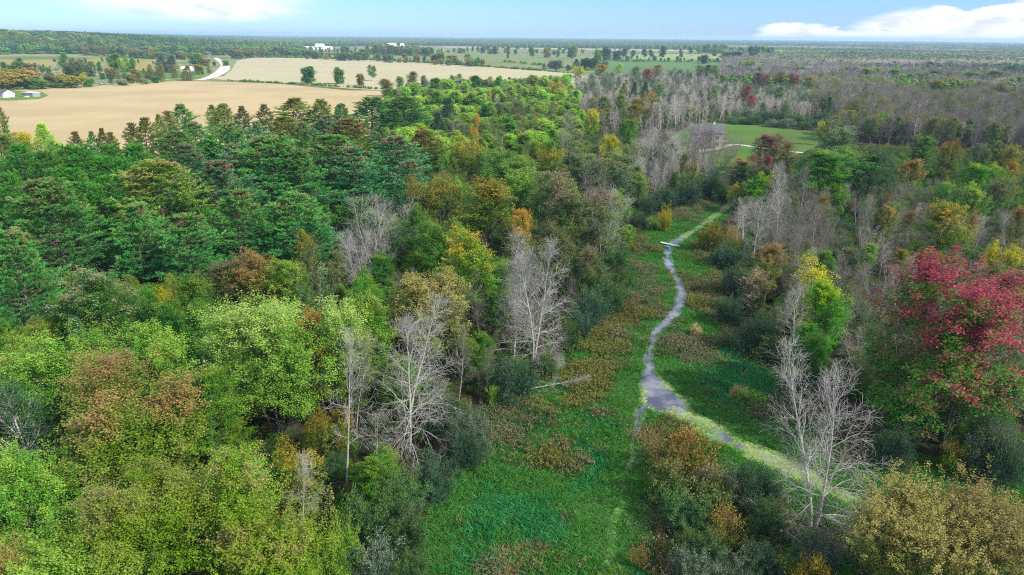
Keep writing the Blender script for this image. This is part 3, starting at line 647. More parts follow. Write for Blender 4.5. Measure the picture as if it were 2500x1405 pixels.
F_STUB = field_mat('pale_stubble', (0.365, 0.331, 0.212), (0.390, 0.355, 0.234), (0.306, 0.296, 0.156), 1.62, s=.007)
F_GOLD = field_mat('yellowing_crop', (0.236, 0.217, 0.053), (0.196, 0.199, 0.057), (0.307, 0.227, 0.063), 1.5, s=.006)
F_PAST = field_mat('pasture', (0.138, 0.186, 0.063), (0.183, 0.206, 0.092), (0.105, 0.151, 0.057), 1.5, s=.006)
F_GREEN = field_mat('green_crop', (0.078, 0.158, 0.046), (0.091, 0.172, 0.053), (0.065, 0.138, 0.043), 1.5, s=.004)
F_LIME = field_mat('light_green_crop', (0.209, 0.275, 0.092), (0.236, 0.296, 0.113), (0.183, 0.248, 0.078), 1.5, s=.004)
F_LAWN = field_mat('lawn', (0.060, 0.172, 0.026), (0.095, 0.189, 0.030), (0.138, 0.146, 0.052), .4, s=.05)
F_SOIL = field_mat('bare_strip', (0.314, 0.262, 0.184), (0.366, 0.310, 0.226), (0.274, 0.227, 0.155), 1.5)
sheet('ripe_field', atl([(-420, 252), (-60, 231), (60, 219), (180, 214), (300, 205), (430, 198), (560, 200.5), (680, 205), (740, 211), (850, 221), (925, 222), (950, 238), (930, 300), (890, 390), (500, 440), (0, 452), (-260, 452), (-600, 400)]), .04, F_TAN, 'ripe tan field stretching behind the pine stand', 'field', wob=1.2, step=12)
sheet('stubble_field', atl([(508, 191), (545, 186), (566, 172), (572, 158), (580, 148), (622, 140.5), (740, 142), (900, 147), (1060, 156), (1170, 163), (1300, 172), (1410, 181), (1440, 190), (1420, 230), (1300, 300), (1050, 300), (965, 240), (930, 221), (850, 216.5), (740, 206.5), (620, 198), (540, 195)]), .04, F_STUB, 'pale stubble field beyond the row of lone trees', 'field', wob=1.5, step=14)
sheet('yellow_field', atl([(-500, 128), (-60, 128), (0, 128.5), (140, 134), (270, 142), (384, 144), (384, 168), (250, 180), (0, 180), (-300, 190), (-600, 200)]), .06, F_GOLD, 'yellowing green field below the wooded ridge', 'field', wob=2, step=30)
sheet('verge_field', atl([(-300, 205), (0, 190), (250, 184), (385, 172), (440, 178), (430, 192), (380, 197), (250, 203), (60, 214), (-60, 224), (-300, 240)]), .05, F_PAST, 'rough grass verge along the grey lane', 'field', wob=1.5, step=14)
sheet('green_strip', atl([(330, 126), (500, 126.5), (495, 133), (330, 134)]), .07, F_LIME, 'light green strip field before the white shed', 'field', wob=2, step=30)
sheet('farm_yard_lawn', atl([(400, 184), (430, 172), (500, 166), (520, 178), (500, 190), (440, 195), (392, 197)]), .09, F_LAWN, 'mown lawn around the white farmhouse', 'lawn', wob=.6, step=8)
sheet('pasture', atl([(630, 138), (700, 128), (830, 124), (1000, 121), (1180, 116), (1700, 122), (1760, 126), (1760, 152), (1450, 150), (1420, 176), (1300, 171), (1170, 162), (1060, 155), (900, 146), (740, 141)]), .05, F_PAST, 'open green pasture beyond the stubble field', 'field', wob=3, step=40)
sheet('bare_strip', atl([(1085, 114), (1400, 118), (1760, 123.5), (1760, 127), (1400, 121.5), (1085, 116.5)]), .12, F_SOIL, 'thin tan strip field below the far woods', 'field', wob=3, step=50)
sheet('light_field', atl([(1520, 133), (1600, 132.5), (1760, 134), (1772, 143), (1600, 146), (1500, 142)]), .12, F_LIME, 'light green sunlit field behind the tall hedgerow', 'field', wob=2, step=30)
sheet('dark_field', atl([(1430, 152), (1520, 147.5), (1720, 148.5), (1790, 156), (1740, 178), (1560, 180), (1440, 172)]), .14, F_GREEN, 'deep green field behind the pale bare trees', 'field', wob=1.5, step=20)
LAWN = atl([(1630, 395), (1760, 425), (1850, 395), (1930, 385), (2010, 350), (1990, 322), (1900, 310), (1800, 303), (1700, 300), (1640, 330)])
sheet('house_lawn', LAWN, .05, F_LAWN, 'bright green lawn around the stone house', 'lawn', wob=.8, step=6)
sheet('cottage_lawn', atl([(-100, 246), (-60, 226), (40, 222), (100, 224), (118, 234), (98, 242), (30, 246)]), .08, F_LAWN, 'green grass around the white cottage', 'lawn', wob=.5, step=6)
M_GRAVEL = rough_mat('gravel', (.40, .38, .35), (.52, .50, .47), .6, .95)
M_LANE = rough_mat('lane_asphalt', (.30, .29, .28), (.42, .41, .39), .5, .9)
ribbon('gravel_road', atl([(486, 196.5), (512, 190), (534, 180), (546, 170), (549, 161), (541, 152), (528, 143), (520, 134), (517, 127), (519, 121), (514, 115)]), [9, 13, 15, 17, 14, 10, 10, 11, 13, 15, 16], .16, M_GRAVEL, 'white gravel road curving past the farmhouse', 'road')
ribbon('grey_lane', atl([(-160, 234), (-40, 226), (30, 219), (110, 214), (180, 210.5), (250, 206), (330, 201), (380, 197.5), (432, 193), (486, 196.5)]), [5] * 10, .13, M_LANE, 'narrow grey lane along the top of the ripe field', 'road')
M_PATH = rough_mat('driveway_gravel', (.44, .42, .40), (.56, .54, .52), .8, .95)
ribbon('driveway', atl([(1700, 372), (1745, 364), (1790, 354), (1840, 359), (1900, 367), (1960, 374)]), [5, 5, 3.4, 3.2, 3.2, 3.2], .09, M_PATH, 'pale gravel drive leading to the stone house', 'driveway')

# the marsh meadow and its stream
MEADOW = atl([(860, 1900), (955, 1420), (1040, 1270), (1140, 1115), (1180, 1000), (1230, 950), (1330, 925), (1390, 850), (1480, 765), (1530, 680), (1548, 600), (1540, 545), (1640, 520), (1720, 482), (1778, 452), (1808, 470), (1795, 512), (1745, 560), (1745, 640), (1795, 740), (1850, 840), (1960, 905), (2010, 1000), (2125, 1085), (2300, 1125), (2560, 1175), (2760, 1500), (2760, 1900)])
M_MEADOW = rough_mat('meadow_soil', (.030, .075, .018), (.075, .080, .028), .25, .95, C=(.05, .085, .02), scale2=.06)
sheet('meadow', MEADOW, .03, M_MEADOW, 'wet green meadow along the stream', 'meadow', wob=.8, step=2.5)
ST1 = atl([(1832, 478), (1800, 489), (1772, 508), (1742, 531), (1700, 560), (1664, 582), (1644, 597), (1632, 612), (1630, 636), (1642, 662), (1658, 690), (1664, 718), (1656, 750), (1634, 780), (1610, 806), (1592, 840), (1584, 870), (1584, 900), (1592, 928), (1606, 955), (1628, 985), (1672, 1015), (1730, 1050), (1820, 1095), (1905, 1132), (2000, 1182), (2090, 1226), (2200, 1285), (2330, 1360), (2520, 1470)])
def wpx(line, px):
    return [w * depth(p, 0) / FOC for p, w in zip(line, px)]
WD1 = wpx(ST1, [24, 24, 22, 22, 24, 24, 22, 20, 25, 25, 25, 28, 30, 30, 29, 26, 29, 36, 50, 76, 104, 100, 86, 72, 66, 70, 72, 72, 72, 72])
M_WATER, N_, L_ = newmat('stream_water')
t_ = N_.new('ShaderNodeTexCoord').outputs['Object']
p_ = N_.new('ShaderNodeBsdfPrincipled')
L_.new(mixrgb(N_, L_, mrange(N_, L_, noise(N_, L_, .22, 5, .55, t_), .38, .62), (.085, .095, .13), (.24, .255, .30)), p_.inputs['Base Color'])  # pale patches put the sky's reflection into the water colour
p_.inputs['Roughness'].default_value = .06; p_.inputs['IOR'].default_value = 1.36; p_.inputs['Specular IOR Level'].default_value = .8
b_ = N_.new('ShaderNodeBump'); b_.inputs['Strength'].default_value = .06; L_.new(noise(N_, L_, 2.2, 3, .5, t_), b_.inputs['Height']); L_.new(b_.outputs[0], p_.inputs['Normal'])
o_ = N_.new('ShaderNodeOutputMaterial'); L_.new(p_.outputs[0], o_.inputs[0])
SP1, SW1 = ribbon('stream', ST1, WD1, .06, M_WATER, 'grey blue stream winding through the meadow', 'stream', wob=.55, sub=8)
ST2 = atl([(1585, 985), (1562, 1012), (1556, 1045), (1543, 1085), (1545, 1120), (1522, 1170), (1520, 1225), (1494, 1285), (1492, 1350), (1466, 1420), (1450, 1520)])
WD2 = wpx(ST2, [36, 20, 13, 10, 8, 9, 10, 11, 12, 13, 13])
SP2, SW2 = ribbon('side_channel', ST2, WD2, .063, M_WATER, 'narrow side channel choked with duckweed', 'stream', wob=.8, sub=8)
def near_water(P):
    a, _ = segdist(P, SP1); b, _ = segdist(P, SP2)
    d1 = np.linalg.norm(P[:, None] - SP1[None], axis=2); i1 = d1.argmin(1); d2 = np.linalg.norm(P[:, None] - SP2[None], axis=2); i2 = d2.argmin(1)
    return np.minimum(a - SW1[i1] / 2, b - SW2[i2] / 2)

# duckweed: small floating rafts, thick along the edges and in the still reaches
def duckweed():
    r = np.random.default_rng(5); P = []
    for S, Wd, n in ((SP1, SW1, 26000), (SP2, SW2, 9000)):
        i = r.integers(0, len(S) - 1, n); f = r.random(n)[:, None]
        c = S[i] * (1 - f) + S[i + 1] * f; T = nrm(S[i + 1] - S[i]); o = r.uniform(-1, 1, n)
        q = c + np.stack([-T[:, 1], T[:, 0]], 1) * (o * Wd[i] / 2)[:, None]
        tpos = i / len(S); edge = np.abs(o)
        if S is SP1:
            thick = .10 * sst(tpos, .66, .74) + .36 * sst(tpos, .80, .90) + .55 * (1 - sst(tpos, .10, .2)) - .18 * sst(tpos, .26, .34) * (1 - sst(tpos, .55, .62)) + .12 * sst(tpos, .60, .64)
        else: thick = .24 * sst(tpos, .3, .42) - .1
        k = .62 * fbm(q, 2.6, 21, 4) + .34 * edge ** 2.2 * (.4 + 1.2 * fbm(q, 5., 23, 2)) + thick + r.normal(0, .05, n) > .60
        P.append(q[k])
    P = np.concatenate(P); n = len(P); a = np.arange(6) * math.pi / 3
    s = r.uniform(.06, .24, n); ph = r.uniform(0, 6.28, n)
    ang = a[None] + ph[:, None]; rad = s[:, None] * r.uniform(.6, 1.2, (n, 6))
    v = np.stack([P[:, :1] + np.cos(ang) * rad, P[:, 1:] + np.sin(ang) * rad, np.repeat(.07 + r.uniform(0, .012, n)[:, None], 6, 1)], -1).reshape(-1, 3)
    return mesh_np('duckweed', v, np.arange(6 * n).reshape(-1, 6), {'blush': fbm(P, 4., 31, 3), 'rnd': r.random(n)})
tag(link('duckweed', duckweed(), leaf_mat('duckweed_leaf', (.15, .26, .055), (.25, .33, .10), .5, .15, .15)), 'yellow green duckweed floating on the stream', 'duckweed', kind='stuff')

# ------------------------------------------------------------------ stuff nobody could count, scattered by geometry nodes
def scatter(name, P, z, rot, scl, idx, protos, label, cat):
    """protos: list of [ (mesh, material), ... ] ; one object that draws them all"""
    me = bpy.data.meshes.new(name); me.vertices.add(len(P))
    me.vertices.foreach_set('co', np.column_stack([P, z]).astype(np.float32).ravel())
    for k, v, ty in (('rot', np.column_stack([np.zeros((len(P), 2)), rot]), 'FLOAT_VECTOR'), ('scl', scl, 'FLOAT_VECTOR')):
        a = me.attributes.new(k, ty, 'POINT'); a.data.foreach_set('vector', np.asarray(v, np.float32).ravel())
    a = me.attributes.new('pick', 'INT', 'POINT'); a.data.foreach_set('value', np.asarray(idx, np.int32))
    o = link(name, me)
    ng = bpy.data.node_groups.new(name, 'GeometryNodeTree')
    ng.interface.new_socket('Geometry', in_out='INPUT', socket_type='NodeSocketGeometry'); ng.interface.new_socket('Geometry', in_out='OUTPUT', socket_type='NodeSocketGeometry')
    n = ng.nodes; l = ng.links; gi = n.new('NodeGroupInput'); go = n.new('NodeGroupOutput'); j = n.new('GeometryNodeJoinGeometry')
    def attr(nm, ty):
        a = n.new('GeometryNodeInputNamedAttribute'); a.data_type = ty; a.inputs['Name'].default_value = nm; return [s for s in a.outputs if s.enabled and s.name == 'Attribute'][0]
    rt, sc_, pk = attr('rot', 'FLOAT_VECTOR'), attr('scl', 'FLOAT_VECTOR'), attr('pick', 'INT')
    e2r = n.new('FunctionNodeEulerToRotation'); l.new(rt, e2r.inputs[0])
    for k, pr in enumerate(protos):
        if not (np.asarray(idx) == k).any(): continue
        cmp_ = n.new('FunctionNodeCompare'); cmp_.data_type = 'INT'; cmp_.operation = 'EQUAL'
        ins = [s for s in cmp_.inputs if s.enabled]; l.new(pk, ins[0]); ins[1].default_value = k
        jj = n.new('GeometryNodeJoinGeometry')
        for mesh_, mat_ in pr:
            src = bpy.data.objects.new(name + '_source', mesh_.copy()); src.data.materials.clear(); src.data.materials.append(mat_)
            oi = n.new('GeometryNodeObjectInfo'); oi.inputs['Object'].default_value = src; oi.inputs['As Instance'].default_value = False
            l.new(oi.outputs['Geometry'], jj.inputs[0])
        ip = n.new('GeometryNodeInstanceOnPoints'); l.new(gi.outputs[0], ip.inputs['Points']); l.new(cmp_.outputs[0], ip.inputs['Selection'])
        l.new(jj.outputs[0], ip.inputs['Instance']); l.new(e2r.outputs[0], ip.inputs['Rotation']); l.new(sc_, ip.inputs['Scale'])
        l.new(ip.outputs[0], j.inputs[0])
    l.new(j.outputs[0], go.inputs[0])
    md = o.modifiers.new('scatter', 'NODES'); md.node_group = ng
    return tag(o, label, cat, kind='stuff')

def tuft_mesh(seed, n=16, h=.8, spread=.32, w=.05, lean=.6, head=0):
    """a tuft of bent grass blades; head > 0 adds seed heads"""
    r = np.random.default_rng(seed); ph = r.uniform(0, 6.28, n); b = np.stack([np.cos(ph), np.sin(ph), 0 * ph], 1) * (r.uniform(0, 1, n) * spread)[:, None]
    d = np.stack([np.cos(ph) * lean * r.uniform(.2, 1.2, n), np.sin(ph) * lean * r.uniform(.2, 1.2, n), np.ones(n)], 1)
    P, _ = grow(b, d, h * r.uniform(.6, 1.15, n), np.full(n, .01), 3, -.28, .08, r)
    s = np.cross(nrm(P[:, -1] - P[:, 0]), r.normal(size=(n, 3))); s = nrm(s) * w * .5
    v = np.stack([P[:, 0] - s, P[:, 0] + s, P[:, 1] + s, P[:, 2], P[:, 1] - s], 1).reshape(-1, 3); f = np.arange(5 * n).reshape(-1, 5)
    bl = np.full(n, .3); rn = r.random(n)
    if head:
        k = head; q = P[r.integers(0, n, k), -1]; c = np.repeat(q, 7, 0) + r.normal(0, .07, (k * 7, 3))
        v2, f2 = leaves(c, r.normal(size=c.shape), .13, r, .8)
        return mesh_np('tuft', np.concatenate([v, v2]), [f, f2 + len(v)], {'blush': np.concatenate([bl, np.full(len(f2), .95)]), 'rnd': np.concatenate([rn, r.random(len(f2))])})
    return mesh_np('tuft', v, f, {'blush': bl, 'rnd': rn})
G = lambda nm, a, b, thr=.6: leaf_mat(nm, a, b, thr, .1, .25)
GM = [G('grass_green', (.080, .275, .045), (.10, .30, .055)), G('grass_emerald', (.045, .275, .080), (.05, .29, .085)), G('grass_lime', (.14, .30, .045), (.16, .32, .05)),
      G('sedge_olive', (.115, .175, .045), (.22, .21, .05)), G('sedge_tan', (.30, .25, .11), (.36, .28, .15)), G('herb_rust', (.175, .145, .052), (.21, .16, .08)),
      G('herb_dull_green', (.095, .21, .055), (.24, .20, .13)), G('herb_brown', (.14, .125, .06), (.25, .20, .14))]
TU = [[(tuft_mesh(200 + i, *a), GM[i])] for i, a in enumerate([(18, .75, .4, .055, .8), (18, .7, .42, .055, .85), (16, .6, .36, .05, .7), (18, .95, .34, .045, .45, 5), (18, .85, .3, .04, .6), (18, .9, .34, .05, .5, 4), (18, .9, .38, .06, .5, 4), (16, 1.05, .34, .05, .45, 6)])]
def mask(P, spots):
    s = np.zeros(len(P))
    for x, y, rx, ry, w in spots:
        c = at(x, y); k = depth(c, 0) / FOC
        ky = np.linalg.norm(at(x, y + 8) - c) / 8
        s = np.maximum(s, 0) + w * np.exp(-(((P[:, 0] - c[0]) / (rx * k)) ** 2 + ((P[:, 1] - c[1]) / (ry * ky)) ** 2))
    return s
def meadow_cover():
    r = np.random.default_rng(8)
    P = poisson(MEADOW, .46, 8); d = np.hypot(P[:, 0], P[:, 1])
    P = P[r.random(len(P)) < np.clip(1.6 - d / 190, .5, 1)]
    P = P[(P[:, 1] > 30) & (np.abs(P[:, 0]) < .9 * P[:, 1] + 12)]
    nw = near_water(P); k_ = nw > r.normal(-.12, .22, len(P)); P = P[k_]; nw = nw[k_]
    S = np.stack([fbm(P, 9 if i < 3 else 6, 40 + i, 4) for i in range(8)], 1) * 1.15
    S += r.normal(0, .085, S.shape) + .22 * (np.stack([fbm(P, 2.2, 140 + i, 2) for i in range(8)], 1) - .5)
    S[:, 0] += .13 + mask(P, [(1300, 1250, 260, 170, .20), (1640, 740, 30, 70, .35), (1600, 860, 60, 60, .1), (1690, 640, 30, 50, .1), (1740, 590, 50, 30, .2), (2300, 1190, 260, 60, .3), (1700, 560, 60, 20, .2), (1650, 960, 60, 60, .2)])
    S[:, 1] += -.06 + mask(P, [(1250, 1330, 200, 140, .32), (1480, 1150, 60, 120, .2), (1790, 925, 130, 70, .55), (1860, 960, 100, 45, .4), (1330, 1180, 200, 120, .14), (1750, 690, 60, 60, .1), (1680, 880, 60, 40, .3)])
    S[:, 0] += .22 * np.exp(-(nw / 4.) ** 2)
    S[:, 2] += -.12 + .22 * np.exp(-(nw / 1.1) ** 2) + mask(P, [(1510, 1230, 26, 170, .30), (1615, 720, 26, 60, .2)])
    S[:, 3] += -.10 + mask(P, [(1430, 960, 80, 60, .40), (1360, 1090, 70, 50, .30), (1450, 850, 70, 60, .36), (1310, 1130, 40, 20, .3), (1720, 740, 60, 90, .2), (1600, 640, 60, 70, .12), (1500, 830, 80, 50, .2), (1150, 1370, 60, 40, .2), (1260, 1390, 40, 30, .3)])
    S[:, 4] += -.13 + mask(P, [(1530, 990, 30, 24, .34), (1600, 1060, 40, 60, .2), (1640, 900, 22, 70, .24), (1770, 1030, 90, 40, .36), (1690, 960, 30, 30, .24), (1280, 1320, 30, 20, .12), (1520, 1110, 24, 30, .22), (2080, 1150, 60, 40, .2)])
    S[:, 5] += -.17 + mask(P, [(1545, 790, 40, 50, .42), (1600, 620, 50, 60, .24), (1690, 1080, 110, 60, .45), (1350, 1310, 40, 24, .2), (1620, 1300, 100, 100, .30), (1760, 640, 40, 50, .16), (1600, 540, 70, 30, .34), (1730, 990, 40, 30, .25)])
    S[:, 6] += -.02 + mask(P, [(1580, 700, 40, 100, .22), (1760, 780, 80, 100, .30), (1720, 840, 60, 60, .1), (1660, 530, 80, 30, .25), (1620, 1180, 90, 120, .2), (1100, 1290, 60, 50, .25), (1220, 1010, 50, 50, .15)])
    S[:, 7] += -.17 + mask(P, [(1480, 800, 50, 40, .34), (1570, 600, 30, 60, .25), (1350, 1300, 40, 25, .25), (1730, 690, 40, 60, .2), (1400, 1250, 30, 25, .2), (1640, 1230, 80, 120, .2), (1560, 700, 30, 40, .25)])
    k = S.argmax(1); n = len(P)
    hs = r.uniform(.5, 1.3, n) * (1 + 1.8 * (fbm(P, 3, 77, 3) - .5)) * np.array((.9, .85, .8, 1.15, 1.05, 1.15, 1.05, 1.25))[k]; hs = np.where(nw < .6, hs * .8, hs)
    ws = r.uniform(.95, 1.45, n)
    scatter('meadow_grass', P, np.full(n, .03), r.uniform(0, 6.28, n), np.column_stack([ws, ws, hs]), k, TU, 'green rust and tan grasses and sedges of the wet meadow', 'grass')
meadow_cover()
# ------------------------------------------------------------------ trees and shrubs, one by one
def proj(p, z):
    d = Vector((p[0], p[1], z - CAM_H)); w = d.dot(FWD)
    return CX + FOC * d.dot(RT) / w, CY - FOC * d.dot(UP) / w
KIND = {  'mbig': ('maple_big', 'maple_tree', 'tree', 'brown'), # prototypes, object name, category, bark
 'maple': ('maple', 'maple_tree', 'tree', 'brown'), 'flame': ('flame', 'maple_tree', 'tree', 'brown'), 'crim': ('crimson', 'maple_tree', 'tree', 'brown'), 'ash': ('ash', 'ash_tree', 'tree', 'grey'),
 'oak': ('oak', 'oak_tree', 'tree', 'brown'), 'poplar': ('poplar', 'poplar_tree', 'poplar tree', 'birch'), 'bare': ('bare_big', 'bare_tree', 'bare tree', 'dead'),
 'bgrey': ('bare_dense', 'bare_tree', 'bare tree', 'grey'), 'snag': ('bare_snag', 'bare_tree', 'bare tree', 'dead'), 'bfar': ('bare_far', 'bare_tree', 'bare tree', 'pale'),
 'pine': ('pine', 'pine_tree', 'pine tree', 'pine'), 'rpine': ('red_pine', 'pine_tree', 'pine tree', 'pine'), 'spire': ('spire', 'spruce_tree', 'spruce tree', 'pine'),
 'willow': ('willow', 'willow_shrub', 'shrub', 'brown'), 'brush': ('brush', 'leafy_shrub', 'shrub', 'brown'),
 'fround': ('hedge', 'field_tree', 'tree', 'brown'), 'hround': ('hedge', 'hedgerow_tree', 'tree', 'brown'), 'hoval': ('poplar', 'hedgerow_tree', 'tree', 'grey'), 'foval': ('poplar', 'field_tree', 'tree', 'grey'), 'fcone': ('spire', 'cedar_tree', 'cedar tree', 'brown'), 'fbush': ('far_bush', 'hedge_bush', 'bush', 'brown'),
}
trng = np.random.default_rng(42)
HERO = []      # dicts of every tree placed by hand
LABELS = {}
SHORTS = set()
def plant(kind, xy, h, w, pal, label, group=None, proto=None, bark=None, rz=None, tilt=0., extra=None):
    key, name, cat, bk = KIND[kind]; ps = PR[key]
    p = ps[proto if proto is not None else trng.integers(len(ps))]
    rz = trng.uniform(0, 6.283) if rz is None else rz
    z = float(terrain(np.array([xy]))[0])
    s = (w / 2 / p.R, w / 2 / p.R, h / p.H)
    e = (Matrix.Rotation(tilt, 3, 'Y') @ Matrix.Rotation(rz, 3, 'Z')).to_euler()
    root = empty(name, (xy[0], xy[1], z), 0, s); root.rotation_euler = e
    tag(root, label, cat, group)
    link_part('trunk', p.wood, root, bark_dark=BARKC[bark or bk][1], bark_light=BARKC[bark or bk][2])
    if p.crown is not None: link_part('crown', p.crown, root, **dict(zip(('leaf_main', 'leaf_autumn', 'leaf_tip', 'leaf_turn'), PAL[pal])))
    LABELS.setdefault(label, []).append(root)
    return root
def T(kind, x, yt, h, wpx, pal, short, where='', base=None, proto=None, bark=None, group=None, rz=None):
    tilt = 0.
    if base is None: xy = at(x, yt, h)
    else:
        xy = at(*base); d = ray(x, yt); D = xy[1]
        t = D / d.y; h = CAM_H + d.z * t; tilt = math.atan2(d.x * t - xy[0], h)
    w = wpx * depth(xy, h * .6) / FOC
    label = (short + ' ' + where).strip()
    o = plant(kind, xy, h, w, pal, label, group, proto, bark, rz=rz, tilt=tilt)
    tx, ty = proj(xy, h); bx, by = proj(xy, 0)
    if short in SHORTS: short = short + ' ' + where
    SHORTS.add(short)
    HERO.append(dict(xy=xy, h=h, w=w, wpx=wpx, top=ty, px=tx, bot=by, short=short, kind=kind))
    return o

# --- the near left wood
T('mbig', 640, 728, 20, 390, 'pale', 'huge pale yellow-green maple', 'rising in front of the rust maple', proto=0)
T('mbig', 255, 918, 18.5, 380, 'blush', 'orange and pink tinged maple', 'standing before the pale yellow-green maple', proto=1)
T('maple', 770, 750, 17, 130, 'orange', 'small orange-topped maple', 'at the edge of the huge pale maple', proto=2)
T('mbig', 400, 1145, 16, 340, 'tips', 'pink-tipped green maple', 'below the orange and pink tinged maple', proto=1)
T('maple', 545, 1085, 17.5, 190, 'tips', 'slim pink-tipped maple', 'beside the fine bare tree on the wood edge', proto=2)
T('flame', 630, 1240, 14, 300, 'tips', 'broad pink-tipped maple', 'at the near edge of the left wood', proto=0)
T('maple', 60, 1075, 17, 240, 'yg', 'fresh green maple with yellowing leaves', 'at the frame edge below the white-trunked birch', proto=0)
T('flame', 90, 1320, 14, 300, 'yg', 'low yellow-green maple', 'in the very near corner of the left wood', proto=1)
T('flame', -30, 1330, 14, 150, 'blush', 'orange-leaved maple crown', 'cut by the lower left frame corner', proto=1)
T('maple', 300, 1290, 13, 240, 'yg', 'rounded yellow-green maple', 'below the pink-tipped green maple', proto=3)
T('ash', 30, 905, 16, 190, 'dark', 'dark birch with a white trunk', 'left of the orange and pink tinged maple', bark='birch', proto=0)
T('flame', 235, 800, 17, 250, 'yg', 'upswept yellow-green maple', 'behind the orange and pink tinged maple', proto=0)
T('maple', 375, 795, 18, 170, 'yg', 'yellow-tinged round maple', 'beside the huge pale maple', proto=3)
T('maple', 60, 815, 17, 260, 'yg', 'fresh green spreading maple', 'behind the white-trunked birch', proto=1)
T('maple', 480, 900, 15, 150, 'mid', 'mid-green maple', 'between the orange-tinged and the huge pale maple', proto=4)
T('spire', 180, 782, 13, 70, 'spruce', 'small blue-green spruce', 'poking up before the pale-flecked maple')
T('spire', 228, 808, 11, 55, 'spruce', 'tiny blue-green spruce', 'next to the small spruce under the pines')
T('maple', 245, 645, 18, 230, 'fleck', 'dark maple with pale flecked leaf tips', 'below the broad brown-coned pine', proto=0)
T('maple', 470, 670, 17, 150, 'mid', 'soft green maple', 'before the leaning red pine trunk', proto=2)
T('maple', 440, 735, 15, 150, 'green', 'deep green maple', 'at the foot of the soft green maple', proto=3)
T('oak', 395, 690, 13, 70, 'yellow', 'small yellow oak', 'below the yellow-topped pine')
T('spire', 418, 668, 14, 34, 'cedar', 'thin pale spruce spire', 'beside the small yellow oak')
T('maple', 635, 606, 17, 160, 'rust', 'rust-orange maple', 'behind the huge pale yellow-green maple', proto=0)
T('maple', 690, 625, 16, 110, 'yg', 'yellow-green maple', 'leaning on the rust-orange maple', proto=4)
T('maple', 520, 640, 15, 130, 'brown', 'brownish green maple', 'under the dense pine skirts')
T('ash', 780, 590, 17, 120, 'brown', 'dull purple-brown ash', 'between the rust maple and the bare stems', proto=1)
T('ash', 745, 640, 15, 90, 'grey', 'grey-green ash', 'in front of the dull purple-brown ash')
T('maple', 750, 560, 14, 70, 'olive', 'small gold-green maple', 'in the gap under the pine boughs')
T('bare', 930, 468, 20, 210, None, 'pale many-stemmed bare tree', 'spreading in front of the pines', base=(925, 690), proto=2)
T('bare', 850, 545, 17, 130, None, 'shorter many-stemmed bare tree', 'leaning away from the tall many-stemmed one', base=(885, 735), proto=2)
T('snag', 872, 770, 19, 130, None, 'slender bare tree with white bark', 'along the huge pale maple', base=(846, 1200), proto=0)
T('snag', 745, 1080, 13, 110, None, 'fine twiggy dead tree', 'on the wood edge before the pink-tipped maple', base=(740, 1330), proto=0)
T('bare', 1010, 735, 19, 270, None, 'large grey dead tree with drooping boughs', 'at the meadow edge', base=(1000, 1100), proto=1)
T('bgrey', 1115, 800, 15, 110, None, 'dense grey bare tree', 'beside the large drooping dead tree', base=(1120, 985))
T('snag', 925, 985, 12, 110, None, 'crooked dead tree', 'under the large drooping dead tree', base=(915, 1150), proto=1)
T('snag', 890, 800, 17, 80, None, 'thin leaning bare tree', 'before the light green maple', base=(868, 1060), proto=0)
T('bgrey', 1180, 850, 13, 80, None, 'small bare tree', 'between the drooping dead tree and the dead pair', base=(1180, 960), proto=1)
T('snag', 1000, 1225, 9, 60, None, 'leaning dead sapling', 'over the dark willows at the meadow edge', base=(975, 1350), proto=0)
T('maple', 905, 712, 16.5, 150, 'yg', 'light green maple', 'in front of the shorter many-stemmed bare tree', proto=2)
T('maple', 840, 790, 15, 130, 'pale', 'pale green maple', 'beside the slender white-barked bare tree', proto=4)
T('maple', 1045, 665, 17, 190, 'golden', 'olive-gold maple', 'behind the large drooping dead tree', proto=3)
T('maple', 1150, 552, 19, 175, 'gmix', 'vivid green maple with a yellow crown', 'left of the dead pair', proto=0)
T('maple', 1190, 440, 20.5, 180, 'gmix', 'tall green maple with orange flank', 'behind the vivid green maple', proto=2)
T('maple', 1262, 505, 18, 75, 'orange', 'narrow orange-tipped maple', 'above the dead pair', proto=4)
T('oak', 1070, 425, 19, 150, 'olive', 'dark olive-gold oak', 'by the pine stand edge')
T('maple', 1060, 530, 17, 150, 'mid', 'loose green maple', 'right of the many-stemmed bare tree', proto=1)
T('maple', 1000, 500, 17, 110, 'green', 'shaded green maple', 'between the pines and the loose green maple')
T('maple', 1340, 412, 20, 190, 'rosy', 'rosy green maple', 'above the dead pair', proto=1)
T('maple', 1425, 465, 20, 180, 'rosy', 'large pinkish green maple', 'beside the fan-shaped bare tree', proto=3)
T('maple', 1370, 540, 17, 150, 'brown', 'dull green maple with ruddy leaves', 'behind the dead pair', proto=0)
T('maple', 1450, 600, 13, 90, 'rosy', 'short ruddy maple', 'at the foot of the pinkish green maple')
T('bare', 1288, 585, 22, 215, None, 'broad dead tree of the dead pair', 'at the meadow edge', base=(1255, 880), proto=0)
T('bare', 1340, 550, 23, 200, None, 'taller dead tree of the dead pair', 'nearer the stream', base=(1300, 900), proto=1)
T('bare', 1500, 440, 19, 130, None, 'fan-shaped bare tree', 'leaning toward the stream', base=(1465, 650), proto=2)
T('bgrey', 1450, 388, 19, 100, None, 'grey fan of bare twigs', 'in front of the round grey-green maple', base=(1440, 560), proto=2)
T('maple', 1480, 362, 20, 200, 'grey', 'round grey-green maple', 'below the lemon-yellow maple', proto=1)
T('oak', 1350, 355, 18, 105, 'olive', 'domed olive-gold oak', 'between two green maples', proto=0)
T('maple', 1245, 376, 18, 170, 'mid', 'fresh green maple', 'left of the domed olive-gold oak', proto=3)
T('maple', 1290, 415, 18, 120, 'yg', 'yellowish green maple', 'below the fresh green maple', proto=4)
T('maple', 1500, 328, 18, 60, 'yellow', 'lemon-yellow maple', 'by the grey bare trees', proto=2)
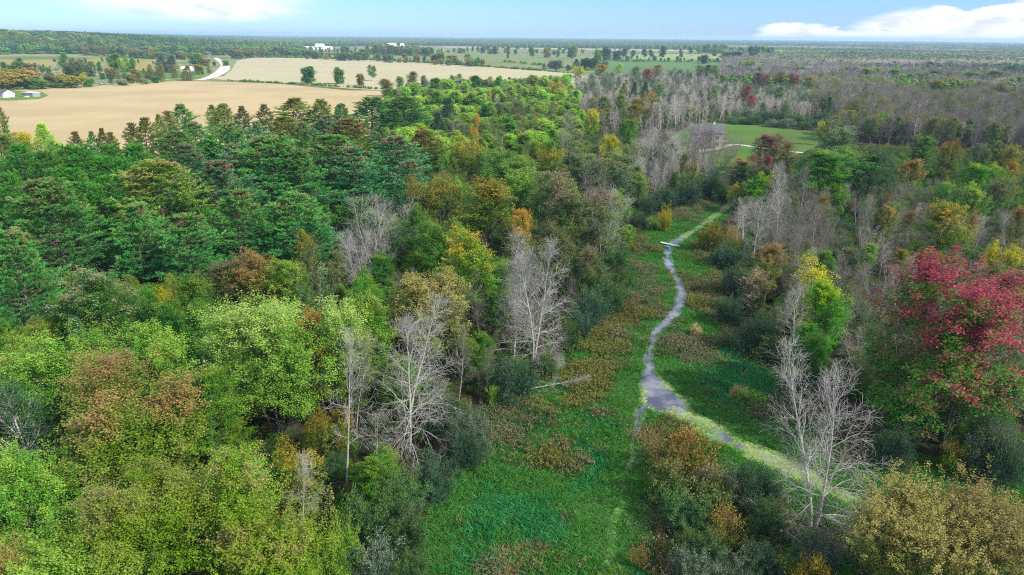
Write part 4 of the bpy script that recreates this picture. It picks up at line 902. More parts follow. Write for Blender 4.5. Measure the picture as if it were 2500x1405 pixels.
T('maple', 1448, 266, 17, 42, 'yellow', 'yellow-domed maple', 'among grey bare trees')
T('maple', 1545, 254, 18, 55, 'olive', 'tall olive-green maple', 'by the bare trees before the house', proto=4)
T('maple', 1535, 290, 17, 60, 'mid', 'green maple', 'under the tall olive-green one')
T('oak', 1140, 340, 18, 110, 'olive', 'gold and brown oak', 'at the corner of the pine stand')
T('maple', 1185, 365, 16, 70, 'green', 'dark maple', 'beside the gold and brown oak')
T('oak', 1155, 305, 17, 30, 'orange', 'slim orange maple', 'in front of the grey spruce', proto=0)
T('oak', 1165, 275, 17, 24, 'orange', 'small orange maple', 'below the poplars')
T('ash', 1270, 235, 18, 75, 'grey', 'large grey ash', 'before the bright poplars', proto=0)
T('ash', 1290, 268, 17, 62, 'olive', 'soft olive ash', 'in front of the large grey ash', proto=1)
T('ash', 1220, 300, 17, 60, 'brown', 'brownish ash', 'left of the soft olive ash')
T('ash', 1345, 240, 17, 45, 'brown', 'dusky brown ash', 'below the orange poplar')
T('oak', 1362, 195, 18, 42, 'orange', 'orange and green oak', 'at the end of the poplar belt')
T('maple', 1350, 340, 15, 45, 'bright', 'bright green maple', 'behind the domed olive-gold oak')
T('bgrey', 1385, 265, 17, 60, None, 'silvery bare tree', 'right of the soft olive ash')
T('bgrey', 1490, 265, 18, 62, None, 'silver fan-shaped bare tree', 'beside the yellow-domed maple', proto=2)
T('bgrey', 1400, 310, 17, 70, None, 'silver bare tree', 'above the round grey-green maple', proto=0)
T('spire', 1091, 238, 18, 48, 'spruce', 'dark spruce spire', 'between pines and poplars')
T('spire', 1075, 275, 15, 45, 'spruce', 'grey-green spruce', 'at the foot of the dark spruce spire')
T('spire', 1407, 222, 15, 16, 'spruce', 'narrow dark spruce', 'by the white-trunked poplar')
# --- the pines
PN = [
 (105, 440, 24, 240, 'pine', 'broad pine with brown cones', 'above the bare lower trunks', 3), (385, 392, 25, 220, 'pineyg', 'yellow-topped pine', 'beside the blue-green coned pine', 0),
 (520, 400, 23, 200, 'pineblue', 'blue-green pine full of cones', 'behind the rust-orange maple', 1), (655, 335, 26, 240, 'pine', 'tallest dense pine', 'towering over the rust-orange maple', 3),
 (805, 330, 24, 190, 'pine', 'pine with drooping plates of needles', 'behind the many-stemmed bare tree', 0), (945, 330, 23, 170, 'pineblue', 'blue-green pine', 'behind the shaded green maple', 1),
 (1045, 318, 22, 110, 'pinebr', 'brown-topped pine', 'at the corner by the gold and brown oak', 2), (905, 238, 22, 130, 'pine', 'fresh green pine', 'at the field corner', 3), (990, 236, 22, 120, 'pine', 'tall green pine', 'below the poplars', 0),
 (704, 240, 21, 100, 'pineyg', 'light green twin-topped pine', 'against the ripe field', 2), (782, 242, 21, 90, 'pineyg', 'olive-topped pine', 'against the ripe field', 3), (833, 254, 20, 70, 'pine', 'green pine', 'next to the olive-topped one at the field', 0),
 (594, 259, 20, 55, 'pinebr', 'thin brown-tipped pine', 'alone against the ripe field', 2), (641, 256, 20, 60, 'pinebr', 'ragged brown-tipped pine', 'beside the light green twin-topped pine', 2), (545, 254, 21, 80, 'pineyg', 'green-gold pine', 'against the ripe field', 0), (517, 256, 19, 45, 'pineyg', 'gold-edged pine', 'touching the green-gold pine', 2),
 (447, 254, 21, 85, 'pine', 'leading pine', 'with a forked tip above the ripe field', 2), (412, 272, 20, 55, 'pinebr', 'brown-edged pine', 'left of the forked-tip pine', 2), (383, 280, 20, 45, 'pineyg', 'slim pine', 'with a pointed tip by the ripe field', 2), (342, 288, 20, 75, 'pineyg', 'ragged golden pine', 'with several tops by the ripe field', 2), (315, 300, 19, 60, 'pinebr', 'bronze-tipped pine', 'leaning beside the ragged golden pine', 2),
 (272, 324, 17, 45, 'pinebr', 'small bronze pine', 'at the field margin', 2), (242, 314, 17, 40, 'pinebr', 'sparse brown pine', 'standing clear at the field margin', 2), (220, 322, 16, 40, 'pine', 'small dark pine', 'at the field margin', 2), (188, 322, 16, 50, 'pinebr', 'dusky bronze pine', 'left of the small dark pine', 2),
 (432, 320, 22, 100, 'pine', 'green pine', 'just inside the field edge', 0), (485, 300, 22, 100, 'pine', 'dense green pine', 'below the forked-tip pine', 1), (565, 300, 22, 100, 'pine', 'soft green pine', 'below the green-gold pine', 3), (625, 298, 22, 90, 'pineblue', 'hazy blue-green pine', 'below the ragged brown-tipped pine', 1),
 (690, 285, 22, 110, 'pineyg', 'olive-gold pine', 'below the twin-topped pine', 0), (740, 300, 22, 90, 'pine', 'emerald pine', 'below the olive-topped pine', 3), (785, 285, 22, 100, 'pineblue', 'shaded blue pine', 'inside the stand near the field', 1), (845, 290, 22, 110, 'pinebr', 'rusty-tipped pine', 'before the fresh green pine', 0),
 (470, 350, 23, 120, 'pineblue', 'coned blue-green pine', 'mid stand above the yellow-topped pine', 1), (575, 352, 23, 130, 'pineblue', 'grey-green pine with many cones', 'left of the tallest pine', 3), (730, 365, 23, 120, 'pine', 'deep green pine', 'right of the tallest pine', 0), (875, 360, 22, 120, 'pineblue', 'dusky pine', 'between the drooping and the blue pine', 2),
 (985, 390, 21, 110, 'pineblue', 'low blue-green pine', 'at the pine stand edge', 1), (310, 500, 20, 130, 'pine', 'lower pine', 'between the broad coned and the yellow-topped pine', 2), (20, 560, 21, 150, 'pine', 'green pine', 'cut by the frame over bare trunks', 3), (560, 470, 21, 170, 'pine', 'layered pine', 'with boughs over the rust-orange maple', 1), (720, 470, 20, 150, 'pine', 'layered dark pine', 'over the dull purple-brown ash', 0), (440, 520, 19, 140, 'pine', 'layered pine', 'above the soft green maple', 2),
]
for x, yt, h, w, pal, s, wh, pr_ in PN: T('pine', x, yt, h, w * (1.3 if w > 90 else 1.), pal, s, wh, proto=pr_)
for x, yt, s, wh in [(50, 350, 'first dark pine', 'above the bright field-edge maples'), (113, 366, 'rounded dark pine', 'under the light green cedar'), (155, 352, 'upright dark pine', 'right of the light green cedar'), (196, 356, 'dark pine', 'below the dusky bronze pine'), (236, 382, 'low dark pine', 'in the dark row'), (268, 352, 'dark green pine', 'below the small bronze pine'), (130, 410, 'second-row dark pine', 'behind the broad coned pine'), (22, 420, 'dark pine', 'at the frame edge behind the green pine'), (258, 425, 'second-row dark pine', 'left of the yellow-topped pine'), (192, 408, 'dark pine', 'in the second row above the coned pine'), (300, 385, 'leafy dark pine', 'left of the yellow-topped pine'), (80, 455, 'dark pine', 'tucked behind the broad coned pine'), (330, 350, 'dark pine', 'below the ragged golden pine'), (225, 450, 'dark pine', 'right of the broad coned pine')]:
    T('rpine', x, yt, 20, 95, 'redpine', s, wh)
T('fcone', 98, 303, 16, 62, 'popl', 'light green cedar', 'sunlit on the field edge', proto=0)
T('maple', 35, 318, 14, 100, 'yellow', 'sunlit yellow-green maple', 'at the near field edge', proto=1)
T('maple', -10, 330, 14, 80, 'yg', 'sunlit green maple', 'cut by the frame at the field edge')
T('maple', 130, 335, 13, 50, 'popl', 'small sunlit maple', 'below the light green cedar')
T('pine', -6, 245, 26, 40, 'pinebr', 'tall dark pine', 'cut by the left frame edge', proto=2)
# --- poplar belt beyond the pines
PO = [(945, 192, 15, 40, 'olive', 'yellow-olive poplar', 'at the ripe field corner'), (975, 186, 15, 24, 'mid', 'small dark-topped poplar', 'near the ripe field corner'), (1003, 174, 17, 32, 'olive', 'brown-green dome-topped poplar', 'against the stubble field'), (1037, 184, 15, 22, 'grey', 'small grey-green poplar', 'against the stubble field'), (1062, 190, 16, 36, 'mid', 'blue-green poplar', 'left of the lime poplars'), (1095, 192, 16, 40, 'popl', 'lime poplar', 'right of the blue-green one'), (1115, 180, 16, 30, 'grey', 'dull-topped poplar', 'against the stubble field'), (1155, 184, 17, 40, 'bright', 'brilliant green poplar', 'in the middle of the belt'), (1135, 195, 15, 36, 'popl', 'lime poplar', 'left of the brilliant green poplar'), (1180, 192, 14, 34, 'grey', 'misty green poplar', 'right of the brilliant green poplar'), (1213, 188, 15, 28, 'bright', 'round green poplar', 'alone against the stubble field'), (1255, 206, 14, 46, 'popl', 'pale lime poplar', 'below the round green poplar'), (1297, 182, 17, 42, 'pale', 'pale dome-topped poplar', 'against the stubble field'), (1332, 188, 16, 36, 'popl', 'lime poplar', 'right of the pale dome-topped one'), (1352, 184, 16, 30, 'yg', 'green poplar', 'near the orange and green oak'), (1386, 181, 17, 30, 'popl', 'tall lime poplar', 'at the end of the belt'), (1300, 210, 15, 44, 'popl', 'lime poplar', 'above the soft olive ash'), (1330, 218, 14, 40, 'popl', 'lime poplar', 'above the dusky brown ash'), (1240, 222, 14, 44, 'pale', 'pale poplar', 'left of the large grey ash'), (1160, 226, 15, 50, 'pale', 'pale yellow-green poplar', 'in front of the brilliant green poplar'), (1105, 222, 16, 48, 'popl', 'lime poplar', 'behind the dark spruce spire'), (1060, 222, 16, 44, 'yg', 'green poplar', 'behind the tall green pine'), (1015, 205, 15, 40, 'mid', 'dark green poplar', 'below the dome-topped poplar'), (985, 212, 14, 34, 'popl', 'light poplar', 'above the tall green pine'), (1195, 248, 15, 44, 'mid', 'green poplar', 'in front of the pale yellow-green poplar'), (1370, 215, 16, 30, 'popl', 'lime poplar', 'right of the orange and green oak')]
for x, yt, h, w, pal, s, wh in PO: T('poplar', x, yt, h, w, pal, s, wh)
T('bgrey', 975, 205, 15, 30, None, 'bare grey tree', 'among the poplars at the field corner')
T('oak', 1196, 224, 12, 12, 'orange', 'tiny orange tree', 'among pale poplars')
# --- around the stone house and the pale bare wood
T('bfar', 1415, 182, 20, 38, None, 'white-trunked bare tree', 'at the end of the poplar belt', base=(1420, 243), bark='pale')
T('ash', 1450, 192, 19, 34, 'dark', 'dark round ash', 'among pale bare trees', proto=0)
for x, yt, w, pal, s, wh in [(1412, 162, 34, 'yellow', 'yellow-green maple', 'on the pale bare wood near the dark cedars'), (1465, 157, 42, 'orange', 'orange-crowned maple', 'on the pale bare wood'), (1510, 154, 28, 'popl', 'lime-crowned maple', 'next to the orange-crowned maple'), (1550, 160, 34, 'rosy', 'pinkish maple', 'right of the lime-crowned maple'), (1583, 168, 36, 'red', 'red-tinged maple', 'on the pale bare wood'), (1607, 158, 32, 'orange', 'gold and pink maple', 'above the red-tinged maple'), (1720, 158, 48, 'rosy', 'dusty pink round maple', 'high over the pale bare trunks'), (1840, 148, 58, 'pale', 'pale green dome maple', 'sunlit above the wine-red maples'), (1750, 158, 26, 'yg', 'green maple', 'behind the dusty pink maple'), (1852, 176, 36, 'wine', 'wine-red maple', 'below the pale green dome'), (1873, 178, 26, 'wine', 'second wine-red maple', 'right of the first under the pale dome'), (1905, 174, 50, 'olive', 'olive maple', 'right of the wine-red maples'), (1945, 178, 44, 'wine', 'reddish-brown maple', 'above the grey pine-green tree'), (1975, 184, 40, 'rust', 'rusty maple', 'at the end of the wine-red row')]:
    T('maple', x, yt, 19, w, pal, s, wh)
T('maple', 1822, 208, 17, 34, 'red', 'tall red maple', 'among white trunks above the lawn', proto=4)
T('maple', 1836, 232, 14, 26, 'red', 'small red maple', 'leaning on the tall red maple')
T('maple', 1910, 210, 15, 34, 'rosy', 'faded red maple', 'right of the tall red maple')
T('oak', 1592, 222, 16, 38, 'orange', 'orange-red oak', 'among dark trees left of the house')
T('spire', 1548, 200, 18, 22, 'spruce', 'dark spruce spire', 'left of the orange-red oak')
T('spire', 1524, 203, 17, 26, 'cedar', 'olive spruce', 'beside the dark spruce spire')
T('spire', 1576, 198, 17, 24, 'spruce', 'second dark spruce', 'just above the orange-red oak')
T('maple', 1610, 202, 16, 40, 'mid', 'dark green maple', 'above the orange-red oak')
T('maple', 1520, 228, 17, 50, 'bright', 'green maple', 'below the olive spruce')
T('maple', 1480, 232, 17, 52, 'grey', 'soft green maple', 'below the dark round ash')
T('maple', 1555, 238, 17, 60, 'olive', 'olive-green maple', 'left of the orange-red oak')
T('ash', 1590, 250, 15, 26, 'wine', 'small wine-purple tree', 'below the orange-red oak')
T('ash', 1745, 212, 16, 24, 'bright', 'slim green tree', 'among white trunks above the house')
T('ash', 1960, 205, 18, 60, 'grey', 'tall grey-green tree', 'above the willows at the lawn', proto=0)
T('ash', 1985, 215, 16, 44, 'grey', 'grey-green tree', 'right of the tall one over the willows')
for x, yt, h, w, pal in [(1800, 282, 5, 60, 'wilg'), (1840, 280, 6, 50, 'wilg'), (1870, 268, 8, 60, 'wil'), (1905, 270, 8, 60, 'wil'), (1940, 275, 8, 60, 'wilg'), (1980, 285, 6, 50, 'wil'), (1890, 290, 5, 44, 'wilgrey'), (1925, 288, 6, 44, 'wilgrey'), (1965, 296, 5, 40, 'wilg'), (1830, 262, 8, 50, 'wilgrey'), (2010, 270, 7, 60, 'wil')]:
    T('willow', x, yt, h, w, pal, {'wil': 'dark blue-green willow', 'wilg': 'green willow', 'wilgrey': 'silvery willow'}[pal], 'in the thicket behind the house lawn', group='willows behind the house lawn')
T('maple', 1885, 328, 15, 90, 'wine', 'crimson round maple', 'beside the driveway of the stone house', proto=3)
T('maple', 1925, 345, 14, 70, 'rust', 'red-brown maple', 'right of the crimson round maple', proto=0)
T('maple', 1850, 372, 13, 66, 'wine', 'reddish maple', 'below the crimson round maple', proto=1)
T('maple', 1812, 388, 14, 80, 'rosy', 'brown-pink maple', 'at the far end of the stream')
T('maple', 1800, 382, 13, 40, 'orange', 'small gold maple', 'left of the brown-pink maple')
T('maple', 1830, 402, 13, 100, 'dark', 'dark green maple', 'over the far end of the stream', proto=1)
T('maple', 1845, 420, 13, 80, 'bright', 'bright green maple', 'leaning over the stream head', proto=0)
T('oak', 1805, 445, 9, 50, 'yellow', 'small yellow-gold tree', 'at the stream head')
T('oak', 1870, 412, 11, 40, 'yellow', 'yellow-topped tree', 'right of the bright green maple')
T('willow', 1629, 496, 8, 34, 'yellow', 'single yellow willow', 'on the meadow edge below the dark willows')
for x, yt, h, w, pal, s, wh in [(1580, 470, 7, 60, 'wil', 'dark willow', 'left of the single yellow willow'), (1630, 450, 8, 70, 'wil', 'dark willow', 'behind the single yellow willow'), (1685, 440, 8, 80, 'wil', 'dark willow mound', 'at the meadow head'), (1735, 420, 9, 70, 'wil', 'dark rounded willow', 'nearest the stream head'), (1755, 448, 6, 50, 'wilg', 'low willow', 'at the bend before the stream head'), (1560, 515, 6, 50, 'wil', 'dark willow', 'at the upper meadow edge'), (1590, 530, 3.5, 40, 'yg', 'low yellow-green shrub', 'beside the single yellow willow'),
    (1440, 690, 9, 100, 'wil', 'big dark willow', 'before the pinkish green maple'), (1490, 660, 9, 100, 'wilg', 'big green willow', 'nearest the narrow stream reach'), (1410, 740, 7, 80, 'wil', 'dark willow', 'right of the dead pair'), (1520, 640, 7, 60, 'wilg', 'thin leafy willow', 'on the left bank'), (1390, 780, 6, 60, 'wilg', 'green willow', 'beside the dead pair'), (1450, 620, 9, 90, 'wil', 'dark willow', 'below the fan-shaped bare tree'), (1500, 590, 8, 80, 'wilg', 'shaded willow', 'under the fan-shaped bare tree'),
    (1250, 870, 7, 130, 'wil', 'dark willow', 'at the roots of the dead pair'), (1330, 860, 4, 80, 'wilg', 'low willow', 'at the roots of the dead pair'), (1210, 940, 3.5, 50, 'yg', 'yellow-green willow', 'at the upper meadow corner'), (1150, 985, 8, 110, 'wilgrey', 'blue-grey willow', 'beside the large drooping dead tree'), (1130, 1045, 6, 90, 'wil', 'dark willow', 'overhanging the meadow'), (1060, 1110, 6, 110, 'wil', 'dark willow', 'below the large drooping dead tree'), (970, 1130, 8, 130, 'wilg', 'dark green willow', 'under the crooked dead tree'), (950, 1190, 8, 150, 'wilg', 'deep green willow', 'at the near meadow edge'), (990, 1240, 7, 120, 'wilg', 'mid-size green willow', 'behind the leaning dead sapling'), (900, 1320, 6, 150, 'wilgrey', 'silver-blue willow', 'at the near edge of the meadow'), (990, 1350, 5, 110, 'wilg', 'green willow', 'below the leaning dead sapling'), (800, 1360, 6, 120, 'yg', 'yellow-green shrub', 'beside the silver-blue willow'), (820, 1260, 9, 110, 'yg', 'gold-green shrub', 'behind the fine twiggy dead tree'), (870, 1200, 8, 110, 'wilg', 'shaded willow', 'behind the slender white-barked tree'), (1080, 950, 7, 110, 'wil', 'shaded willow', 'behind the large drooping dead tree')]:
    T('willow', x, yt, h, w, pal, s, wh)
# --- the right-hand wood
T('crim', 2295, 632, 24.5, 385, 'crimson', 'great crimson and green maple', 'dominating the right wood edge', proto=0, base=(2300, 1085), rz=0.)
T('bare', 2045, 845, 21.5, 310, None, 'large silvery dead tree', 'standing over the lower stream', base=(1985, 1290), proto=1)
T('flame', 2225, 1180, 13.5, 250, 'golden', 'golden tan maple', 'in the near corner below the duckweed stream', proto=0)
T('flame', 2455, 1200, 13.5, 300, 'golden', 'second golden tan maple', 'cut by the lower right frame corner', proto=1)
T('flame', 2345, 1240, 12.5, 250, 'golden', 'middle golden tan maple', 'between the two others by the frame corner', proto=1)
T('maple', 2032, 682, 15, 115, 'bright', 'emerald column-shaped maple', 'left of the great crimson maple', proto=4)
T('maple', 1985, 800, 10, 110, 'green', 'low green maple', 'at the foot of the emerald column', proto=3)
T('ash', 2005, 632, 14.5, 160, 'yellow', 'thin pale yellow ash', 'behind the emerald column', proto=1)
T('maple', 1885, 598, 12.5, 85, 'rust', 'rust-gold maple', 'below the silvery bare trees on the right bank', proto=4)
T('ash', 1848, 655, 10, 90, 'tan', 'tan-leaved ash', 'in front of the rust-gold maple', proto=0)
for x, yt, h, w, pal, s, wh in [(1800, 650, 6, 90, 'wil', 'dark willow', 'on the right bank before the tan-leaved ash'), (1790, 720, 6, 70, 'wil', 'dark willow', 'lower on the right bank'), (1865, 770, 7, 120, 'wil', 'dark willow', 'above the emerald grass'), (1770, 590, 6, 70, 'wil', 'dark willow', 'below the small bare tree'), (1820, 600, 6, 70, 'wil', 'dark willow', 'under the silvery bare trees'), (1840, 700, 6, 80, 'wil', 'dark willow', 'behind the tan-leaved ash'), (1900, 820, 5, 100, 'wilg', 'green willow', 'above the emerald grass'), (1740, 540, 8, 70, 'olive', 'gold-green willow', 'on the right bank below the stream head'), (1785, 545, 8, 60, 'rust', 'golden-brown willow', 'at the foot of the small bare tree'), (2000, 880, 5, 90, 'wilg', 'leafy willow', 'behind the large silvery dead tree'), (1770, 800, 3.2, 60, 'brown', 'low brown shrub', 'on the right bank'), (1700, 790, 2.4, 34, 'tan', 'pale seed-headed shrub', 'on the right bank'),
    (2435, 990, 9, 140, 'wilgrey', 'blue-grey willow', 'beside the great crimson maple'), (2470, 1060, 7, 110, 'wil', 'dark willow', 'at the frame edge under the crimson maple'), (2200, 1040, 6, 110, 'wil', 'shaded willow', 'under the great crimson maple'), (2350, 1080, 4.5, 90, 'gmix', 'yellow-flecked shrub', 'under the great crimson maple'),
    (1690, 1055, 6.5, 170, 'rust', 'rust-brown shrub', 'between the stream branches'), (1640, 1120, 6, 120, 'brown', 'russet shrub', 'beside the side channel'), (1740, 1140, 6, 140, 'rosy', 'green shrub with ruddy tips', 'beside the fallen white limbs'), (1680, 1200, 5, 130, 'wilg', 'green shrub', 'below the rust-brown shrub'), (1850, 1130, 6, 130, 'wil', 'dark thorny shrub', 'before the large silvery dead tree'), (1880, 1210, 5, 110, 'wilg', 'yellow-flecked dark shrub', 'left of the large silvery dead tree'), (1790, 1240, 5, 120, 'rust', 'bronze leafy shrub', 'tangled in the fallen white limbs'), (1720, 1290, 5, 130, 'wilg', 'deep green shrub', 'below the bronze leafy shrub'), (1690, 1345, 4.5, 120, 'wilgrey', 'silvery willow', 'at the lower frame edge'), (1790, 1350, 4.5, 130, 'wilgrey', 'blue willow', 'at the lower frame edge near the golden maples'), (1880, 1330, 5, 130, 'wil', 'dark willow', 'below the large silvery dead tree'), (2010, 1290, 4.5, 110, 'wilgrey', 'grey willow', 'at the roots of the large silvery dead tree'), (1990, 1360, 6, 120, 'olive', 'olive shrub', 'left of the golden tan maple'), (1560, 1330, 2.6, 60, 'rust', 'round brown shrub', 'beside the side channel at the frame edge'), (1830, 955, 2.2, 100, 'yg', 'low round green shrub', 'in the emerald grass by the stream'), (1805, 940, 2.5, 50, 'tan', 'cream-flowered shrub', 'in the emerald grass by the stream')]:
    T('willow' if pal[0] == 'w' else 'brush', x, yt, h, w, pal, s, wh)
for x, yt, b, w, pr_, k, s, wh in [(1915, 385, (1895, 590), 120, 0, 'bare', 'tall silvery bare tree', 'on the right bank'), (1870, 480, (1835, 640), 80, 3, 'bare', 'silvery bare tree', 'in front of the tall one on the right bank'), (1810, 505, (1795, 600), 70, 1, 'bare', 'small neat bare tree', 'over the dark willow on the right bank'), (2010, 470, (1975, 640), 90, 3, 'bgrey', 'slender twin-trunk bare tree', 'below the great green maple'), (2215, 430, (2165, 560), 70, 3, 'bgrey', 'leaning bare tree', 'in front of the gold-crowned maple'), (1950, 400, (1945, 560), 90, 1, 'bgrey', 'grey bare tree', 'beside the great green maple'), (2095, 560, (2075, 660), 110, 0, 'bgrey', 'brushy grey bare tree', 'mid wood'), (2150, 620, (2140, 780), 150, 2, 'bgrey', 'wide brushy bare tree', 'behind the great crimson maple'), (2060, 790, (2085, 905), 90, 1, 'bare', 'pale bare tree', 'between the emerald column and the crimson maple'), (1935, 690, (1930, 850), 120, 3, 'bare', 'grey bare tree', 'left of the emerald column'), (2240, 560, (2230, 660), 130, 2, 'bgrey', 'grey bushy bare tree', 'right of mid wood'), (2330, 590, (2330, 700), 90, 0, 'bgrey', 'low bare tree', 'just behind the crimson crown'), (2420, 560, (2400, 650), 120, 3, 'bgrey', 'grey bare tree', 'behind the yellow-green maple at the frame edge'), (2080, 1190, (2010, 1385), 160, 0, 'bgrey', 'bushy bare tree', 'under the large silvery dead tree'), (1690, 290, (1690, 400), 70, 1, 'bare', 'bare tree', 'in front of the stone house'), (1660, 310, (1630, 440), 80, 3, 'bare', 'tall bare tree', 'left of the stone house'), (1590, 300, (1590, 430), 70, 3, 'bare', 'pale bare tree', 'below the orange-red oak'), (1560, 330, (1555, 450), 60, 3, 'bare', 'slim bare tree', 'right of the round grey-green maple'), (1740, 330, (1700, 430), 90, 2, 'bgrey', 'dark twiggy bare tree', 'covering the front of the stone house'), (1800, 330, (1760, 415), 70, 2, 'bgrey', 'leaning twiggy bare tree', 'over the house lawn'), (1700, 180, (1701, 275), 26, 1, 'bfar', 'white-stemmed bare tree', 'above the house roof'), (1718, 175, (1720, 278), 30, 1, 'bfar', 'stout white-stemmed bare tree', 'under the dusty pink maple')]:
    T(k, x, yt, 18, w, None, s, wh, base=b, proto=pr_)
for x, yt, h, w, pal, s, wh, pr_ in [(2062, 300, 21, 150, 'grey', 'great grey-green maple', 'standing highest on the right', 1), (2035, 362, 20, 180, 'mid', 'great green maple', 'below the highest grey-green one', 3), (2138, 365, 20, 140, 'dark', 'shaded green maple', 'right of the great green maple', 0), (2228, 388, 17, 72, 'rust', 'gold-crowned maple', 'with a bare tree in front', 4), (2270, 330, 17, 70, 'mid', 'fresh green maple', 'among grey bare trees', 2), (2325, 340, 17, 80, 'olive', 'olive-gold maple', 'right of the fresh green one', 1), (2250, 335, 16, 50, 'grey', 'grey leafy tree', 'left of the fresh green maple', 0), (2405, 398, 17, 110, 'bright', 'vivid green maple', 'in the upper right wood', 3), (2330, 440, 15, 110, 'bright', 'flat-topped vivid green maple', 'below the other vivid one', 1), (2385, 455, 15, 70, 'yg', 'light green maple', 'touching the flat-topped one', 4), (2440, 430, 16, 100, 'brown', 'brown-green maple', 'right of the vivid green maple', 0), (2475, 390, 16, 50, 'orange', 'orange-green maple', 'at the frame edge', 2), (2315, 488, 18, 140, 'gmix', 'yellow-crowned green maple', 'in mid wood', 2), (2375, 510, 15, 50, 'rust', 'rust maple', 'tucked behind the yellow-crowned one', 0), (2175, 500, 12, 45, 'rust', 'small gold maple', 'by the leaning bare tree', 4), (2230, 515, 10, 34, 'rust', 'tiny gold maple', 'right of the leaning bare tree', 4), (2470, 590, 14, 90, 'yellow', 'yellow-green maple', 'at the frame edge above the crimson maple', 1), (2420, 640, 14, 130, 'brown', 'dull maple with pink leaves', 'behind the crimson maple', 0), (2495, 700, 14, 90, 'olive', 'olive maple', 'cut by the frame beside the crimson maple', 3), (2490, 500, 15, 60, 'rust', 'orange-brown maple', 'at the frame edge', 2), (2120, 590, 10, 50, 'yg', 'thin yellow-green tree', 'among brushy bare trees', 4), (2200, 605, 9, 50, 'olive', 'small olive tree', 'above the crimson crown', 4), (2010, 295, 12, 36, 'yellow', 'yellow bush-like tree', 'at the lawn end', 0), (2410, 345, 16, 90, 'grey', 'dull grey-green maple', 'among far grey bare trees', 1), (2470, 350, 16, 70, 'olive', 'olive-green maple', 'among far grey bare trees', 0)]:
    T('maple', x, yt, h, w, pal, s, wh, proto=pr_)
for x, yt, h, w, pal, s, wh in [(2100, 235, 17, 60, 'brown', 'round brown-green oak', 'alone in the grey wood'), (2118, 166, 18, 44, 'yg', 'sunlit yellow-green maple', 'right of the silver-white trees'), (2140, 164, 18, 30, 'yellow', 'yellow maple', 'right of the sunlit one'), (2195, 168, 18, 50, 'mid', 'green dome maple', 'on the grey wood'), (2215, 180, 17, 40, 'bright', 'deep green dome maple', 'below the green dome'), (2250, 175, 17, 36, 'mid', 'small green dome', 'right of the green domes'), (2290, 172, 17, 40, 'dark', 'dark dome maple', 'right of the small green dome'), (2300, 195, 16, 44, 'olive', 'olive dome maple', 'below the dark dome'), (2340, 190, 16, 50, 'olive', 'gold-green dome maple', 'right of the olive dome'), (2375, 175, 17, 60, 'mid', 'broad green dome maple', 'in the upper grey wood'), (2420, 172, 18, 60, 'mid', 'second broad green dome maple', 'in the upper grey wood'), (2480, 160, 18, 60, 'dark', 'dark green dome maple', 'at the frame edge'), (2450, 200, 16, 44, 'rust', 'gold and rust maple', 'in the upper grey wood'), (2490, 185, 17, 50, 'mid', 'green dome maple', 'at the frame edge'), (2020, 235, 15, 36, 'dark', 'dark leafy tree', 'left of the round brown-green oak'), (2265, 150, 16, 40, 'olive', 'hazy gold maple', 'far in the grey wood')]:
    T('oak' if 'oak' in s else 'maple', x, yt, h, w, pal, s, wh)

